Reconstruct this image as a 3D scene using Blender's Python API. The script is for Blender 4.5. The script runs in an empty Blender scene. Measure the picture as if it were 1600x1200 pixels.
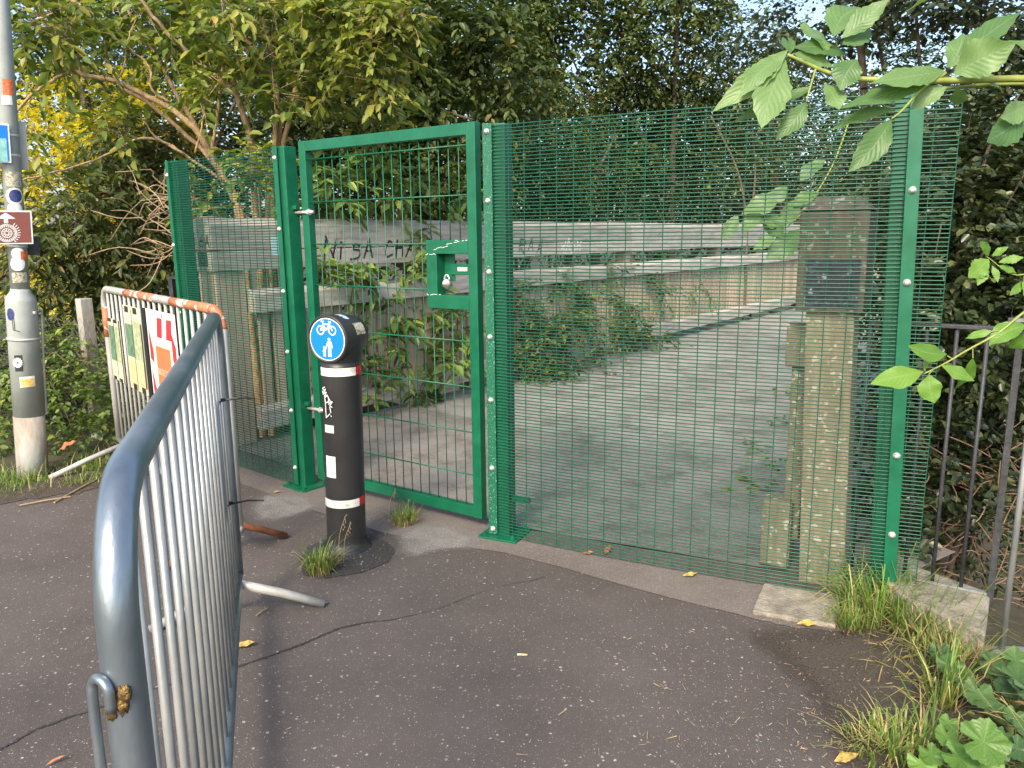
import bpy, math, random
import numpy as np
from mathutils import Vector, Matrix, noise

random.seed(11)
rng = np.random.default_rng(11)
sc = bpy.context.scene
col = sc.collection

# ------------------------------------------------------------------ camera
PITCH, ROLL, EYE, FPX = math.radians(11.0), math.radians(-0.6), 1.65, 1200.0
_f = Vector((0, math.cos(PITCH), -math.sin(PITCH)))
_u = Vector((0, math.sin(PITCH), math.cos(PITCH)))
_r = Vector((1, 0, 0))
CR = math.cos(ROLL) * _r + math.sin(ROLL) * _u
CU = -math.sin(ROLL) * _r + math.cos(ROLL) * _u
cam_d = bpy.data.cameras.new('camera')
cam = bpy.data.objects.new('camera', cam_d)
col.objects.link(cam)
m = Matrix((CR, CU, -_f)).transposed().to_4x4()
m.translation = (0, 0, EYE)
cam.matrix_world = m
cam_d.sensor_width = 36
cam_d.lens = 36 * FPX / 1600
cam_d.clip_start = 0.05
cam_d.clip_end = 2000
sc.camera = cam

# ------------------------------------------------------------------ sky, sun, exposure
SUN_EL, SUN_AZ = math.radians(40), math.radians(-160)     # azimuth from +Y, clockwise
w = bpy.data.worlds.new('World')
sc.world = w
w.use_nodes = True
nt = w.node_tree
sky = nt.nodes.new('ShaderNodeTexSky')
sky.sky_type = 'NISHITA'
sky.sun_disc = False
sky.sun_elevation = SUN_EL
sky.sun_rotation = SUN_AZ
sky.air_density = 1.0
sky.dust_density = 3.0
sky.ozone_density = 1.0
bg = nt.nodes['Background']
bg.inputs['Strength'].default_value = 0.15
nt.links.new(sky.outputs[0], bg.inputs['Color'])
sd = bpy.data.lights.new('sun', 'SUN')
sd.energy = 2.0
sd.angle = math.radians(16)
sd.color = (1.0, 0.87, 0.67)
sun = bpy.data.objects.new('sun', sd)
col.objects.link(sun)
sv = Vector((math.sin(SUN_AZ) * math.cos(SUN_EL), math.cos(SUN_AZ) * math.cos(SUN_EL), math.sin(SUN_EL)))
sun.rotation_euler = (-sv).to_track_quat('-Z', 'Y').to_euler()
sun.location = sv * 30
vs = sc.view_settings
vs.view_transform = 'Standard'
vs.look = 'None'
vs.gamma = 1
vs.use_curve_mapping = False
vs.exposure = 1.25


# ------------------------------------------------------------------ surveying helpers
def _ray(x, y):
    return _f + CR * ((x - 800) / FPX) - CU * ((y - 600) / FPX)


def at(x, y, Y):
    d = _ray(x, y)
    return Vector((0, 0, EYE)) + d * (Y / d.y)


def gp(x, y, z=0.0):
    d = _ray(x, y)
    return Vector((0, 0, EYE)) + d * ((z - EYE) / d.z)


def sstep(a, b, x):
    t = min(1, max(0, (x - a) / (b - a)))
    return t * t * (3 - 2 * t)


# fence line (ground plan)
L0 = Vector((-2.45, 5.83, 0))
LP = Vector((-1.39, 4.96, 0))
MP = Vector((-0.045, 4.07, 0))
RP = Vector((1.69, 3.25, 0))
FH = 2.2
BA = math.radians(37.5)
BD = Vector((math.sin(BA), math.cos(BA), 0))          # bridge direction
BN = Vector((-math.cos(BA), math.sin(BA), 0))         # to the left of the bridge
BO = Vector((-1.4, 6.945, 0))                         # point on the left parapet's inner face


def fence_dist(x, y):
    u = (RP - L0).normalized()
    n = Vector((-u.y, u.x, 0))
    return (Vector((x, y, 0)) - L0).dot(n)


def terrain(x, y):
    s = fence_dist(x, y)
    q = (Vector((x, y, 0)) - BO).dot(BN)
    left = sstep(0.3, 1.2, q)
    z = -0.05
    z -= 2.6 * sstep(0.35, 2.6, s) * (1 - left)
    z -= 2.2 * sstep(2.2, 7, s) * left
    xr = x - (1.42 + (y - 2.16) * 0.3)
    z -= 1.0 * sstep(0.05, 1.2, xr)
    xl = -(x + 3.4)
    z += 0.10 * sstep(0, 2.5, xl) * (1 - sstep(2.2, 7, s))
    if abs(x) < 60 and abs(y) < 60:
        z += 0.02 * noise.noise(Vector((x * 2, y * 2, 0)))
    return z


# ------------------------------------------------------------------ materials
def nodes_of(name):
    mt = bpy.data.materials.new(name)
    mt.use_nodes = True
    n = mt.node_tree.nodes
    return mt, n, mt.node_tree.links, n['Principled BSDF']


def L3(c):
    return (c[0], c[1], c[2], 1)


def ramp(n, stops):
    r = n.new('ShaderNodeValToRGB')
    e = r.color_ramp.elements
    while len(e) < len(stops):
        e.new(0.5)
    for k, (p, c) in enumerate(stops):
        e[k].position = p
        e[k].color = L3(c) if len(c) == 3 else c
    return r


def mapped(n, l, rot=0.0, scale=(1, 1, 1)):
    tc = n.new('ShaderNodeTexCoord')
    mp = n.new('ShaderNodeMapping')
    mp.vector_type = 'TEXTURE'
    mp.inputs['Rotation'].default_value = (0, 0, rot)
    mp.inputs['Scale'].default_value = scale
    l.new(tc.outputs['Object'], mp.inputs['Vector'])
    return mp.outputs[0]


def surf(name, stops, scale=6.0, rough=0.6, metal=0.0, bump=0.0, bscale=60.0, rot=0.0, stretch=(1, 1, 1),
         detail=5, spec=0.5, rough_var=0.0):
    mt, n, l, b = nodes_of(name)
    v = mapped(n, l, rot, stretch)
    nz = n.new('ShaderNodeTexNoise')
    nz.inputs['Scale'].default_value = scale
    nz.inputs['Detail'].default_value = detail
    nz.inputs['Roughness'].default_value = 0.65
    l.new(v, nz.inputs['Vector'])
    r = ramp(n, stops)
    l.new(nz.outputs['Fac'], r.inputs['Fac'])
    l.new(r.outputs['Color'], b.inputs['Base Color'])
    b.inputs['Roughness'].default_value = rough
    b.inputs['Metallic'].default_value = metal
    b.inputs['Specular IOR Level'].default_value = spec
    if rough_var:
        mr = n.new('ShaderNodeMapRange')
        mr.inputs['To Min'].default_value = rough - rough_var
        mr.inputs['To Max'].default_value = rough + rough_var
        l.new(nz.outputs['Fac'], mr.inputs['Value'])
        l.new(mr.outputs[0], b.inputs['Roughness'])
    if bump:
        n2 = n.new('ShaderNodeTexNoise')
        n2.inputs['Scale'].default_value = bscale
        n2.inputs['Detail'].default_value = 4
        l.new(v, n2.inputs['Vector'])
        bp = n.new('ShaderNodeBump')
        bp.inputs['Strength'].default_value = bump
        bp.inputs['Distance'].default_value = 0.01
        l.new(n2.outputs['Fac'], bp.inputs['Height'])
        l.new(bp.outputs[0], b.inputs['Normal'])
    return mt


def leafmat(name, stops, trans=0.3, rough=0.42, spec=0.4, tint=(1.25, 1.3, 0.6)):
    mt, n, l, b = nodes_of(name)
    g = n.new('ShaderNodeNewGeometry')
    r = ramp(n, stops)
    l.new(g.outputs['Random Per Island'], r.inputs['Fac'])
    nz = n.new('ShaderNodeTexNoise')
    nz.inputs['Scale'].default_value = 1.1
    nz.inputs['Detail'].default_value = 2
    hs = n.new('ShaderNodeHueSaturation')
    mr = n.new('ShaderNodeMapRange')
    mr.inputs['From Min'].default_value = 0.3
    mr.inputs['From Max'].default_value = 0.7
    mr.inputs['To Min'].default_value = 0.7
    mr.inputs['To Max'].default_value = 1.3
    l.new(nz.outputs['Fac'], mr.inputs['Value'])
    l.new(mr.outputs[0], hs.inputs['Value'])
    l.new(r.outputs['Color'], hs.inputs['Color'])
    l.new(hs.outputs['Color'], b.inputs['Base Color'])
    b.inputs['Roughness'].default_value = rough
    b.inputs['Specular IOR Level'].default_value = spec
    tr = n.new('ShaderNodeBsdfTranslucent')
    mx = n.new('ShaderNodeMix')
    mx.data_type = 'RGBA'
    mx.blend_type = 'MULTIPLY'
    mx.inputs['Factor'].default_value = 1
    l.new(hs.outputs['Color'], mx.inputs['A'])
    mx.inputs['B'].default_value = L3(tint)
    l.new(mx.outputs['Result'], tr.inputs['Color'])
    ms = n.new('ShaderNodeMixShader')
    ms.inputs['Fac'].default_value = trans
    l.new(b.outputs[0], ms.inputs[1])
    l.new(tr.outputs[0], ms.inputs[2])
    l.new(ms.outputs[0], n['Material Output'].inputs['Surface'])
    return mt


def bigleafmat(name, dark, light, vein):
    """broad leaf with a midrib and side veins drawn in leaf coordinates (UV)"""
    mt, n, l, b = nodes_of(name)
    uv = n.new('ShaderNodeTexCoord')
    sp = n.new('ShaderNodeSeparateXYZ')
    l.new(uv.outputs['UV'], sp.inputs[0])

    def math_(op, a, bb=None, c=None):
        q = n.new('ShaderNodeMath')
        q.operation = op
        for k, s in enumerate((a, bb, c)):
            if s is None:
                continue
            if isinstance(s, (int, float)):
                q.inputs[k].default_value = s
            else:
                l.new(s, q.inputs[k])
        return q.outputs[0]
    av = math_('ABSOLUTE', math_('SUBTRACT', sp.outputs[1], 0.5))
    mid = math_('LESS_THAN', av, 0.022)
    ph = math_('MULTIPLY', math_('SUBTRACT', sp.outputs[0], math_('MULTIPLY', av, 0.55)), 62.0)
    sv_ = math_('GREATER_THAN', math_('SINE', ph), 0.93)
    vn = math_('MAXIMUM', mid, math_('MULTIPLY', sv_, 0.55))
    nz = n.new('ShaderNodeTexNoise')
    nz.inputs['Scale'].default_value = 30
    r = ramp(n, [(0.3, dark), (0.7, light)])
    oi = n.new('ShaderNodeObjectInfo')
    ad = math_('ADD', math_('MULTIPLY', nz.outputs['Fac'], 0.5), math_('MULTIPLY', oi.outputs['Random'], 0.5))
    l.new(ad, r.inputs['Fac'])
    mx = n.new('ShaderNodeMix')
    mx.data_type = 'RGBA'
    l.new(math_('MULTIPLY', vn, 0.32), mx.inputs['Factor'])
    l.new(r.outputs['Color'], mx.inputs['A'])
    mx.inputs['B'].default_value = L3(vein)
    l.new(mx.outputs['Result'], b.inputs['Base Color'])
    b.inputs['Roughness'].default_value = 0.42
    b.inputs['Specular IOR Level'].default_value = 0.45
    bp = n.new('ShaderNodeBump')
    bp.inputs['Strength'].default_value = 0.14
    bp.inputs['Distance'].default_value = 0.003
    l.new(math_('SINE', ph), bp.inputs['Height'])
    l.new(bp.outputs[0], b.inputs['Normal'])
    tr = n.new('ShaderNodeBsdfTranslucent')
    m2 = n.new('ShaderNodeMix')
    m2.data_type = 'RGBA'
    m2.blend_type = 'MULTIPLY'
    m2.inputs['Factor'].default_value = 1
    l.new(mx.outputs['Result'], m2.inputs['A'])
    m2.inputs['B'].default_value = (1.3, 1.3, 0.5, 1)
    l.new(m2.outputs['Result'], tr.inputs['Color'])
    ms = n.new('ShaderNodeMixShader')
    ms.inputs['Fac'].default_value = 0.38
    l.new(b.outputs[0], ms.inputs[1])
    l.new(tr.outputs[0], ms.inputs[2])
    l.new(ms.outputs[0], n['Material Output'].inputs['Surface'])
    return mt


def asphalt_mat(name, base1, base2, chip_amt, chip_scale=95.0, chipc=(0.42, 0.39, 0.35), rough=0.82, tone=0.0):
    mt, n, l, b = nodes_of(name)
    v = mapped(n, l)
    big = n.new('ShaderNodeTexNoise')
    big.inputs['Scale'].default_value = 1.1
    big.inputs['Detail'].default_value = 6
    big.inputs['Roughness'].default_value = 0.7
    l.new(v, big.inputs['Vector'])
    r = ramp(n, [(0.3, base1), (0.7, base2)])
    l.new(big.outputs['Fac'], r.inputs['Fac'])
    # fine grit
    fine = n.new('ShaderNodeTexNoise')
    fine.inputs['Scale'].default_value = 420
    fine.inputs['Detail'].default_value = 3
    l.new(v, fine.inputs['Vector'])
    fr = ramp(n, [(0.3, (0.45, 0.45, 0.45)), (0.7, (1.5, 1.5, 1.5))])
    l.new(fine.outputs['Fac'], fr.inputs['Fac'])
    mx = n.new('ShaderNodeMix')
    mx.data_type = 'RGBA'
    mx.blend_type = 'MULTIPLY'
    mx.inputs['Factor'].default_value = 1
    l.new(r.outputs['Color'], mx.inputs['A'])
    l.new(fr.outputs['Color'], mx.inputs['B'])
    cur = mx.outputs['Result']
    if tone:                       # boards differ a little from one another
        oi = n.new('ShaderNodeObjectInfo')
        mr0 = n.new('ShaderNodeMapRange')
        mr0.inputs['To Min'].default_value = 1 - tone
        mr0.inputs['To Max'].default_value = 1 + tone
        l.new(oi.outputs['Random'], mr0.inputs['Value'])
        hs0 = n.new('ShaderNodeHueSaturation')
        l.new(mr0.outputs[0], hs0.inputs['Value'])
        l.new(cur, hs0.inputs['Color'])
        st0 = n.new('ShaderNodeTexNoise')
        st0.inputs['Scale'].default_value = 2.6
        st0.inputs['Detail'].default_value = 9
        st0.inputs['Roughness'].default_value = 0.75
        gm = n.new('ShaderNodeNewGeometry')
        l.new(gm.outputs['Position'], st0.inputs['Vector'])
        sr0 = ramp(n, [(0.36, (0.50, 0.47, 0.42)), (0.52, (1, 1, 1)), (0.75, (1.12, 1.12, 1.12))])
        l.new(st0.outputs['Fac'], sr0.inputs['Fac'])
        m0 = n.new('ShaderNodeMix')
        m0.data_type = 'RGBA'
        m0.blend_type = 'MULTIPLY'
        m0.inputs['Factor'].default_value = 1
        l.new(hs0.outputs['Color'], m0.inputs['A'])
        l.new(sr0.outputs['Color'], m0.inputs['B'])
        cur = m0.outputs['Result']
    for sc_, thr, mxd in ((chip_scale, chip_amt, 0.27), (chip_scale * 2.1, chip_amt * 1.1, 0.28), (chip_scale * 5.0, chip_amt * 1.6, 0.30)):
        vo = n.new('ShaderNodeTexVoronoi')
        vo.inputs['Scale'].default_value = sc_
        vo.inputs['Randomness'].default_value = 1
        wv = n.new('ShaderNodeTexNoise')
        wv.inputs['Scale'].default_value = sc_ * 1.2
        vadd = n.new('ShaderNodeVectorMath')
        vadd.operation = 'MULTIPLY_ADD'
        l.new(wv.outputs['Color'], vadd.inputs[0])
        vadd.inputs[1].default_value = (0.5 / sc_,) * 3
        l.new(v, vadd.inputs[2])
        l.new(v, wv.inputs['Vector'])
        l.new(vadd.outputs[0], vo.inputs['Vector'])
        sepc = n.new('ShaderNodeSeparateColor')
        l.new(vo.outputs['Color'], sepc.inputs[0])
        c1 = n.new('ShaderNodeMath'); c1.operation = 'LESS_THAN'
        l.new(sepc.outputs[0], c1.inputs[0]); c1.inputs[1].default_value = thr
        c2 = n.new('ShaderNodeMath'); c2.operation = 'LESS_THAN'
        l.new(vo.outputs['Distance'], c2.inputs[0]); c2.inputs[1].default_value = mxd
        c3 = n.new('ShaderNodeMath'); c3.operation = 'MULTIPLY'
        l.new(c1.outputs[0], c3.inputs[0]); l.new(c2.outputs[0], c3.inputs[1])
        c4 = n.new('ShaderNodeMath'); c4.operation = 'MULTIPLY'
        l.new(c3.outputs[0], c4.inputs[0])
        l.new(sepc.outputs[1], c4.inputs[1])
        m2 = n.new('ShaderNodeMix')
        m2.data_type = 'RGBA'
        l.new(c4.outputs[0], m2.inputs['Factor'])
        l.new(cur, m2.inputs['A'])
        m2.inputs['B'].default_value = L3(chipc)
        cur = m2.outputs['Result']
    l.new(cur, b.inputs['Base Color'])
    b.inputs['Roughness'].default_value = rough
    b.inputs['Specular IOR Level'].default_value = 0.35
    bp = n.new('ShaderNodeBump')
    bp.inputs['Strength'].default_value = 0.5
    bp.inputs['Distance'].default_value = 0.004
    nb = n.new('ShaderNodeTexNoise')
    nb.inputs['Scale'].default_value = 170
    nb.inputs['Detail'].default_value = 4
    l.new(v, nb.inputs['Vector'])
    l.new(nb.outputs['Fac'], bp.inputs['Height'])
    l.new(bp.outputs[0], b.inputs['Normal'])
    return mt


def wood_mat(name, c1, c2, c3, rot, long_axis, lichen=0.0, gloss=0.6):
    """weathered timber, grain stretched along x (horizontal beams, turned by rot) or z (posts)"""
    mt, n, l, b = nodes_of(name)
    st = (9, 1, 1) if long_axis == 'x' else (1, 1, 9)
    v = mapped(n, l, rot, st)
    nz = n.new('ShaderNodeTexNoise')
    nz.inputs['Scale'].default_value = 26
    nz.inputs['Detail'].default_value = 6
    nz.inputs['Roughness'].default_value = 0.7
    l.new(v, nz.inputs['Vector'])
    r = ramp(n, [(0.25, c1), (0.5, c2), (0.75, c3)])
    l.new(nz.outputs['Fac'], r.inputs['Fac'])
    oi = n.new('ShaderNodeObjectInfo')
    hs = n.new('ShaderNodeHueSaturation')
    mr = n.new('ShaderNodeMapRange')
    mr.inputs['To Min'].default_value = 0.8
    mr.inputs['To Max'].default_value = 1.2
    l.new(oi.outputs['Random'], mr.inputs['Value'])
    l.new(mr.outputs[0], hs.inputs['Value'])
    l.new(r.outputs['Color'], hs.inputs['Color'])
    cur = hs.outputs['Color']
    if lichen:
        v2 = mapped(n, l)
        vo = n.new('ShaderNodeTexNoise')
        vo.inputs['Scale'].default_value = 34
        vo.inputs['Detail'].default_value = 3
        l.new(v2, vo.inputs['Vector'])
        lr = ramp(n, [(0.60, (0, 0, 0)), (0.64, (1, 1, 1))])
        l.new(vo.outputs['Fac'], lr.inputs['Fac'])
        mu = n.new('ShaderNodeMath'); mu.operation = 'MULTIPLY'
        l.new(lr.outputs['Color'], mu.inputs[0]); mu.inputs[1].default_value = lichen
        mx = n.new('ShaderNodeMix'); mx.data_type = 'RGBA'
        l.new(mu.outputs[0], mx.inputs['Factor'])
        l.new(cur, mx.inputs['A'])
        mx.inputs['B'].default_value = (0.62, 0.60, 0.48, 1)
        cur = mx.outputs['Result']
    l.new(cur, b.inputs['Base Color'])
    b.inputs['Roughness'].default_value = gloss
    b.inputs['Specular IOR Level'].default_value = 0.4
    bp = n.new('ShaderNodeBump')
    bp.inputs['Strength'].default_value = 0.7
    bp.inputs['Distance'].default_value = 0.007
    l.new(nz.outputs['Fac'], bp.inputs['Height'])
    l.new(bp.outputs[0], b.inputs['Normal'])
    return mt


BROT = math.pi / 2 - BA
M = {}
M['asphalt'] = asphalt_mat('asphalt', (0.064, 0.054, 0.0495), (0.104, 0.089, 0.081), 0.11, 50.0, (0.36, 0.335, 0.31))
M['patch'] = asphalt_mat('asphalt_patch', (0.032, 0.030, 0.029), (0.055, 0.052, 0.05), 0.10, 50)
M['deck'] = asphalt_mat('gritted_deck', (0.22, 0.208, 0.196), (0.33, 0.318, 0.30), 0.3, 90, (0.48, 0.45, 0.41), 0.55, 0.10)
M['apron'] = asphalt_mat('gritted_apron', (0.19, 0.170, 0.152), (0.285, 0.262, 0.24), 0.3, 90, (0.45, 0.42, 0.38), 0.7, 0.02)
M['concrete'] = asphalt_mat('threshold_concrete', (0.092, 0.076, 0.066), (0.165, 0.143, 0.127), 0.3, 120, (0.42, 0.39, 0.35))
M['dust'] = surf('pale_cement_dust', [(0.3, (0.30, 0.28, 0.25)), (0.7, (0.46, 0.44, 0.40))], 9, 0.9, bump=0.4)
M['tar'] = surf('tar_seal', [(0.3, (0.014, 0.014, 0.014)), (0.7, (0.045, 0.043, 0.043))], 140, 0.75, bump=0.6)
M['soil'] = surf('soil', [(0.3, (0.035, 0.026, 0.018)), (0.7, (0.085, 0.065, 0.048))], 14, 0.95, bump=0.9, bscale=90)
M['terrain'] = surf('verge_soil', [(0.3, (0.03, 0.028, 0.015)), (0.7, (0.07, 0.06, 0.035))], 5, 0.95, bump=0.8, bscale=40)
M['stone'] = surf('coping_stone', [(0.25, (0.10, 0.088, 0.065)), (0.5, (0.24, 0.215, 0.17)), (0.75, (0.38, 0.345, 0.275))], 13, 0.9, bump=0.9, bscale=70)
M['green'] = surf('green_powder_coat', [(0.28, (0.002, 0.082, 0.038)), (0.6, (0.003, 0.118, 0.056)), (0.72, (0.012, 0.125, 0.068)), (0.80, (0.06, 0.15, 0.10))], 11, 0.40, bump=0.08, bscale=240, rough_var=0.14, detail=9)
M['wire'] = surf('green_wire_coat', [(0.3, (0.002, 0.060, 0.032)), (0.7, (0.005, 0.092, 0.050))], 4, 0.38)
M['green_speck'] = surf('speckled_green_coat', [(0.56, (0.002, 0.10, 0.05)), (0.62, (0.02, 0.14, 0.085)), (0.70, (0.30, 0.42, 0.35))], 150, 0.5, detail=2)
M['chip'] = surf('scratched_primer', [(0.3, (0.35, 0.5, 0.42)), (0.7, (0.6, 0.7, 0.62))], 60, 0.6)
M['zinc'] = surf('zinc_bolt', [(0.3, (0.5, 0.5, 0.47)), (0.7, (0.72, 0.72, 0.68))], 40, 0.35, 0.5)
M['galv'] = surf('galvanised_tube', [(0.28, (0.20, 0.215, 0.22)), (0.5, (0.30, 0.315, 0.31)), (0.72, (0.42, 0.42, 0.40))], 9, 0.42, 0.45, 0.1, 90, stretch=(1, 1, 3), rough_var=0.1)
M['galv_dark'] = surf('handled_galvanised_tube', [(0.3, (0.16, 0.20, 0.235)), (0.55, (0.26, 0.305, 0.34)), (0.78, (0.46, 0.49, 0.5))], 7, 0.34, 0.75, 0.08, 120, stretch=(1, 2, 3), rough_var=0.1)
M['galv_pale'] = surf('weathered_galvanised_bar', [(0.3, (0.33, 0.325, 0.30)), (0.7, (0.50, 0.485, 0.45))], 14, 0.5, 0.2, stretch=(1, 1, 3))
M['orange'] = surf('orange_barrier_paint', [(0.40, (0.62, 0.60, 0.56)), (0.43, (0.42, 0.13, 0.055)), (0.7, (0.58, 0.20, 0.09))], 11, 0.6, bump=0.2)
M['rust'] = surf('rusty_steel', [(0.3, (0.10, 0.035, 0.015)), (0.55, (0.24, 0.09, 0.04)), (0.8, (0.42, 0.30, 0.22))], 14, 0.8, 0.1, 0.3)
M['brass'] = surf('brazed_weld', [(0.35, (0.05, 0.035, 0.02)), (0.55, (0.20, 0.12, 0.035)), (0.7, (0.42, 0.28, 0.09))], 120, 0.45, 0.4, 0.6, 200)
M['iron'] = surf('dark_painted_iron', [(0.3, (0.022, 0.024, 0.028)), (0.7, (0.06, 0.063, 0.07))], 25, 0.5, 0.1, 0.2, 120)
M['lamp'] = surf('grey_lamp_column', [(0.3, (0.27, 0.30, 0.285)), (0.7, (0.38, 0.41, 0.39))], 5, 0.5, 0.0, 0.1, 60, rough_var=0.08)
M['lampbase'] = surf('scuffed_column_base', [(0.30, (0.20, 0.155, 0.115)), (0.48, (0.33, 0.29, 0.24)), (0.60, (0.36, 0.38, 0.36))], 5, 0.8, bump=0.3, stretch=(1, 1, 2.5))
M['bollard'] = surf('black_rubber_bollard', [(0.3, (0.016, 0.016, 0.017)), (0.7, (0.030, 0.0295, 0.0295))], 5, 0.40, 0.0, 0.08, 200, rough_var=0.1)
M['white'] = surf('white_plastic', [(0.3, (0.66, 0.66, 0.62)), (0.7, (0.8, 0.8, 0.77))], 30, 0.5)
M['reflect'] = surf('worn_white_band', [(0.36, (0.42, 0.41, 0.37)), (0.5, (0.70, 0.69, 0.62)), (0.8, (0.78, 0.77, 0.70))], 28, 0.45)
M['red'] = surf('red_reflector', [(0.3, (0.45, 0.008, 0.012)), (0.7, (0.65, 0.02, 0.03))], 60, 0.25)
M['blue'] = surf('blue_sign_face', [(0.3, (0.0, 0.155, 0.60)), (0.7, (0.005, 0.19, 0.68))], 5, 0.35)
M['brown'] = surf('brown_sign_face', [(0.3, (0.17, 0.052, 0.04)), (0.7, (0.21, 0.066, 0.052))], 5, 0.4)
M['teal'] = surf('teal_print', [(0.3, (0.10, 0.36, 0.36)), (0.7, (0.3, 0.55, 0.52))], 25, 0.4)
M['navy'] = surf('navy_print', [(0.4, (0.02, 0.03, 0.12)), (0.7, (0.05, 0.06, 0.2))], 60, 0.5)
M['black'] = surf('black_print', [(0.3, (0.012, 0.012, 0.013)), (0.7, (0.03, 0.03, 0.032))], 30, 0.5)
M['plastic'] = surf('black_nylon', [(0.3, (0.008, 0.008, 0.009)), (0.7, (0.018, 0.018, 0.02))], 30, 0.35)
M['tan'] = surf('brown_packing_tape', [(0.3, (0.50, 0.38, 0.20)), (0.7, (0.64, 0.52, 0.30))], 22, 0.45)
M['paper'] = surf('laminated_paper', [(0.3, (0.56, 0.52, 0.36)), (0.7, (0.68, 0.64, 0.47))], 10, 0.4)
M['mapgreen'] = surf('map_print', [(0.35, (0.22, 0.30, 0.16)), (0.55, (0.42, 0.47, 0.28)), (0.7, (0.58, 0.57, 0.38))], 40, 0.4)
M['mapdark'] = surf('aerial_print', [(0.35, (0.06, 0.13, 0.09)), (0.6, (0.16, 0.28, 0.17)), (0.75, (0.30, 0.42, 0.25))], 26, 0.4)
M['signred'] = surf('sign_red', [(0.3, (0.62, 0.022, 0.03)), (0.7, (0.7, 0.04, 0.05))], 10, 0.35)
M['signorange'] = surf('sign_orange', [(0.3, (0.66, 0.15, 0.06)), (0.7, (0.72, 0.20, 0.09))], 8, 0.35)
M['signcream'] = surf('sign_cream', [(0.3, (0.72, 0.62, 0.42)), (0.7, (0.78, 0.68, 0.48))], 8, 0.4)
M['stickgrey'] = surf('torn_sticker', [(0.35, (0.10, 0.09, 0.05)), (0.5, (0.36, 0.34, 0.24)), (0.65, (0.55, 0.53, 0.46))], 70, 0.6)
M['stickblue'] = surf('pale_blue_sticker', [(0.35, (0.28, 0.46, 0.50)), (0.65, (0.50, 0.66, 0.66))], 40, 0.5)
M['stickorange'] = surf('orange_sticker', [(0.4, (0.60, 0.10, 0.02)), (0.65, (0.66, 0.24, 0.10))], 60, 0.5)
M['stickyellow'] = surf('yellow_sticker', [(0.4, (0.6, 0.36, 0.06)), (0.65, (0.72, 0.55, 0.25))], 60, 0.5)
M['plaque'] = surf('black_sticker_plate', [(0.44, (0.012, 0.016, 0.028)), (0.60, (0.03, 0.04, 0.06)), (0.66, (0.30, 0.33, 0.36)), (0.8, (0.5, 0.5, 0.5))], 34, 0.4)
M['wood_beam'] = wood_mat('weathered_beam', (0.15, 0.13, 0.105), (0.43, 0.395, 0.345), (0.57, 0.53, 0.475), BROT, 'x', 0, 0.34)
M['wood_rail'] = wood_mat('weathered_rail', (0.17, 0.15, 0.12), (0.46, 0.425, 0.37), (0.60, 0.56, 0.505), BROT, 'x', 0, 0.32)
M['wood_slat'] = wood_mat('pale_baluster', (0.27, 0.21, 0.145), (0.43, 0.35, 0.255), (0.54, 0.455, 0.345), 0, 'z', 0.05, 0.7)
M['wood_post'] = wood_mat('lichened_post', (0.15, 0.13, 0.082), (0.24, 0.21, 0.14), (0.32, 0.285, 0.20), 0, 'z', 0.7, 0.75)
M['wood_cap'] = wood_mat('dark_cap_timber', (0.065, 0.054, 0.04), (0.115, 0.098, 0.074), (0.17, 0.15, 0.115), 0, 'z', 0.3, 0.75)
M['bark'] = surf('tan_bark', [(0.3, (0.20, 0.125, 0.065)), (0.55, (0.40, 0.28, 0.155)), (0.75, (0.54, 0.41, 0.25))], 32, 0.85, bump=0.7, bscale=60, stretch=(1, 1, 2))
M['bark_dark'] = surf('brown_bark', [(0.3, (0.06, 0.045, 0.03)), (0.7, (0.17, 0.125, 0.085))], 24, 0.9, bump=0.7, bscale=50, stretch=(1, 1, 2))
M['twig'] = surf('dry_twig', [(0.3, (0.20, 0.14, 0.08)), (0.7, (0.42, 0.31, 0.19))], 40, 0.85)
M['vine'] = surf('green_stem', [(0.3, (0.16, 0.20, 0.03)), (0.7, (0.28, 0.32, 0.07))], 30, 0.55)
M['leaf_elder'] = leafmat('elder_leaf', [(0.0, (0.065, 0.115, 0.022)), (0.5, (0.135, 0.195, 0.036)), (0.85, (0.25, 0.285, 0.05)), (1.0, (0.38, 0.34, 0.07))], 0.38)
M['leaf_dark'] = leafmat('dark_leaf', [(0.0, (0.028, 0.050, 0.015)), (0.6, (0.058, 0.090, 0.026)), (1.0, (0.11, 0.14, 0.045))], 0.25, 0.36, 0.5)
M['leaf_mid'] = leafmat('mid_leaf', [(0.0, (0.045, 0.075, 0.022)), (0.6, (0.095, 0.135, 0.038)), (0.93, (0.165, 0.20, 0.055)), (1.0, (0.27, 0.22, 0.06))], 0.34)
M['leaf_sunlit'] = leafmat('sunlit_yellow_leaf', [(0.0, (0.22, 0.20, 0.02)), (0.5, (0.52, 0.45, 0.035)), (1.0, (0.72, 0.62, 0.06))], 0.5, tint=(1.35, 1.35, 0.5))  # yellow leaves, with the brightness of backlit sun put into the colour
M['leaf_creeper'] = leafmat('creeper_leaf', [(0.0, (0.07, 0.13, 0.03)), (0.55, (0.14, 0.22, 0.05)), (0.9, (0.22, 0.31, 0.065)), (1.0, (0.34, 0.38, 0.08))], 0.34)
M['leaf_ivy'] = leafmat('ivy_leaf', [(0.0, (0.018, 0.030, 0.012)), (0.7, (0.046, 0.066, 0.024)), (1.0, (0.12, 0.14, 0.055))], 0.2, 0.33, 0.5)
M['leaf_ash'] = bigleafmat('broad_leaf', (0.085, 0.18, 0.055), (0.19, 0.31, 0.11), (0.30, 0.42, 0.19))
M['leaf_dogwood'] = bigleafmat('dogwood_leaf', (0.10, 0.22, 0.03), (0.17, 0.32, 0.05), (0.32, 0.46, 0.13))
M['leaf_mallow_bright'] = bigleafmat('bright_mallow_leaf', (0.09, 0.19, 0.035), (0.15, 0.28, 0.05), (0.28, 0.4, 0.14))
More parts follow.
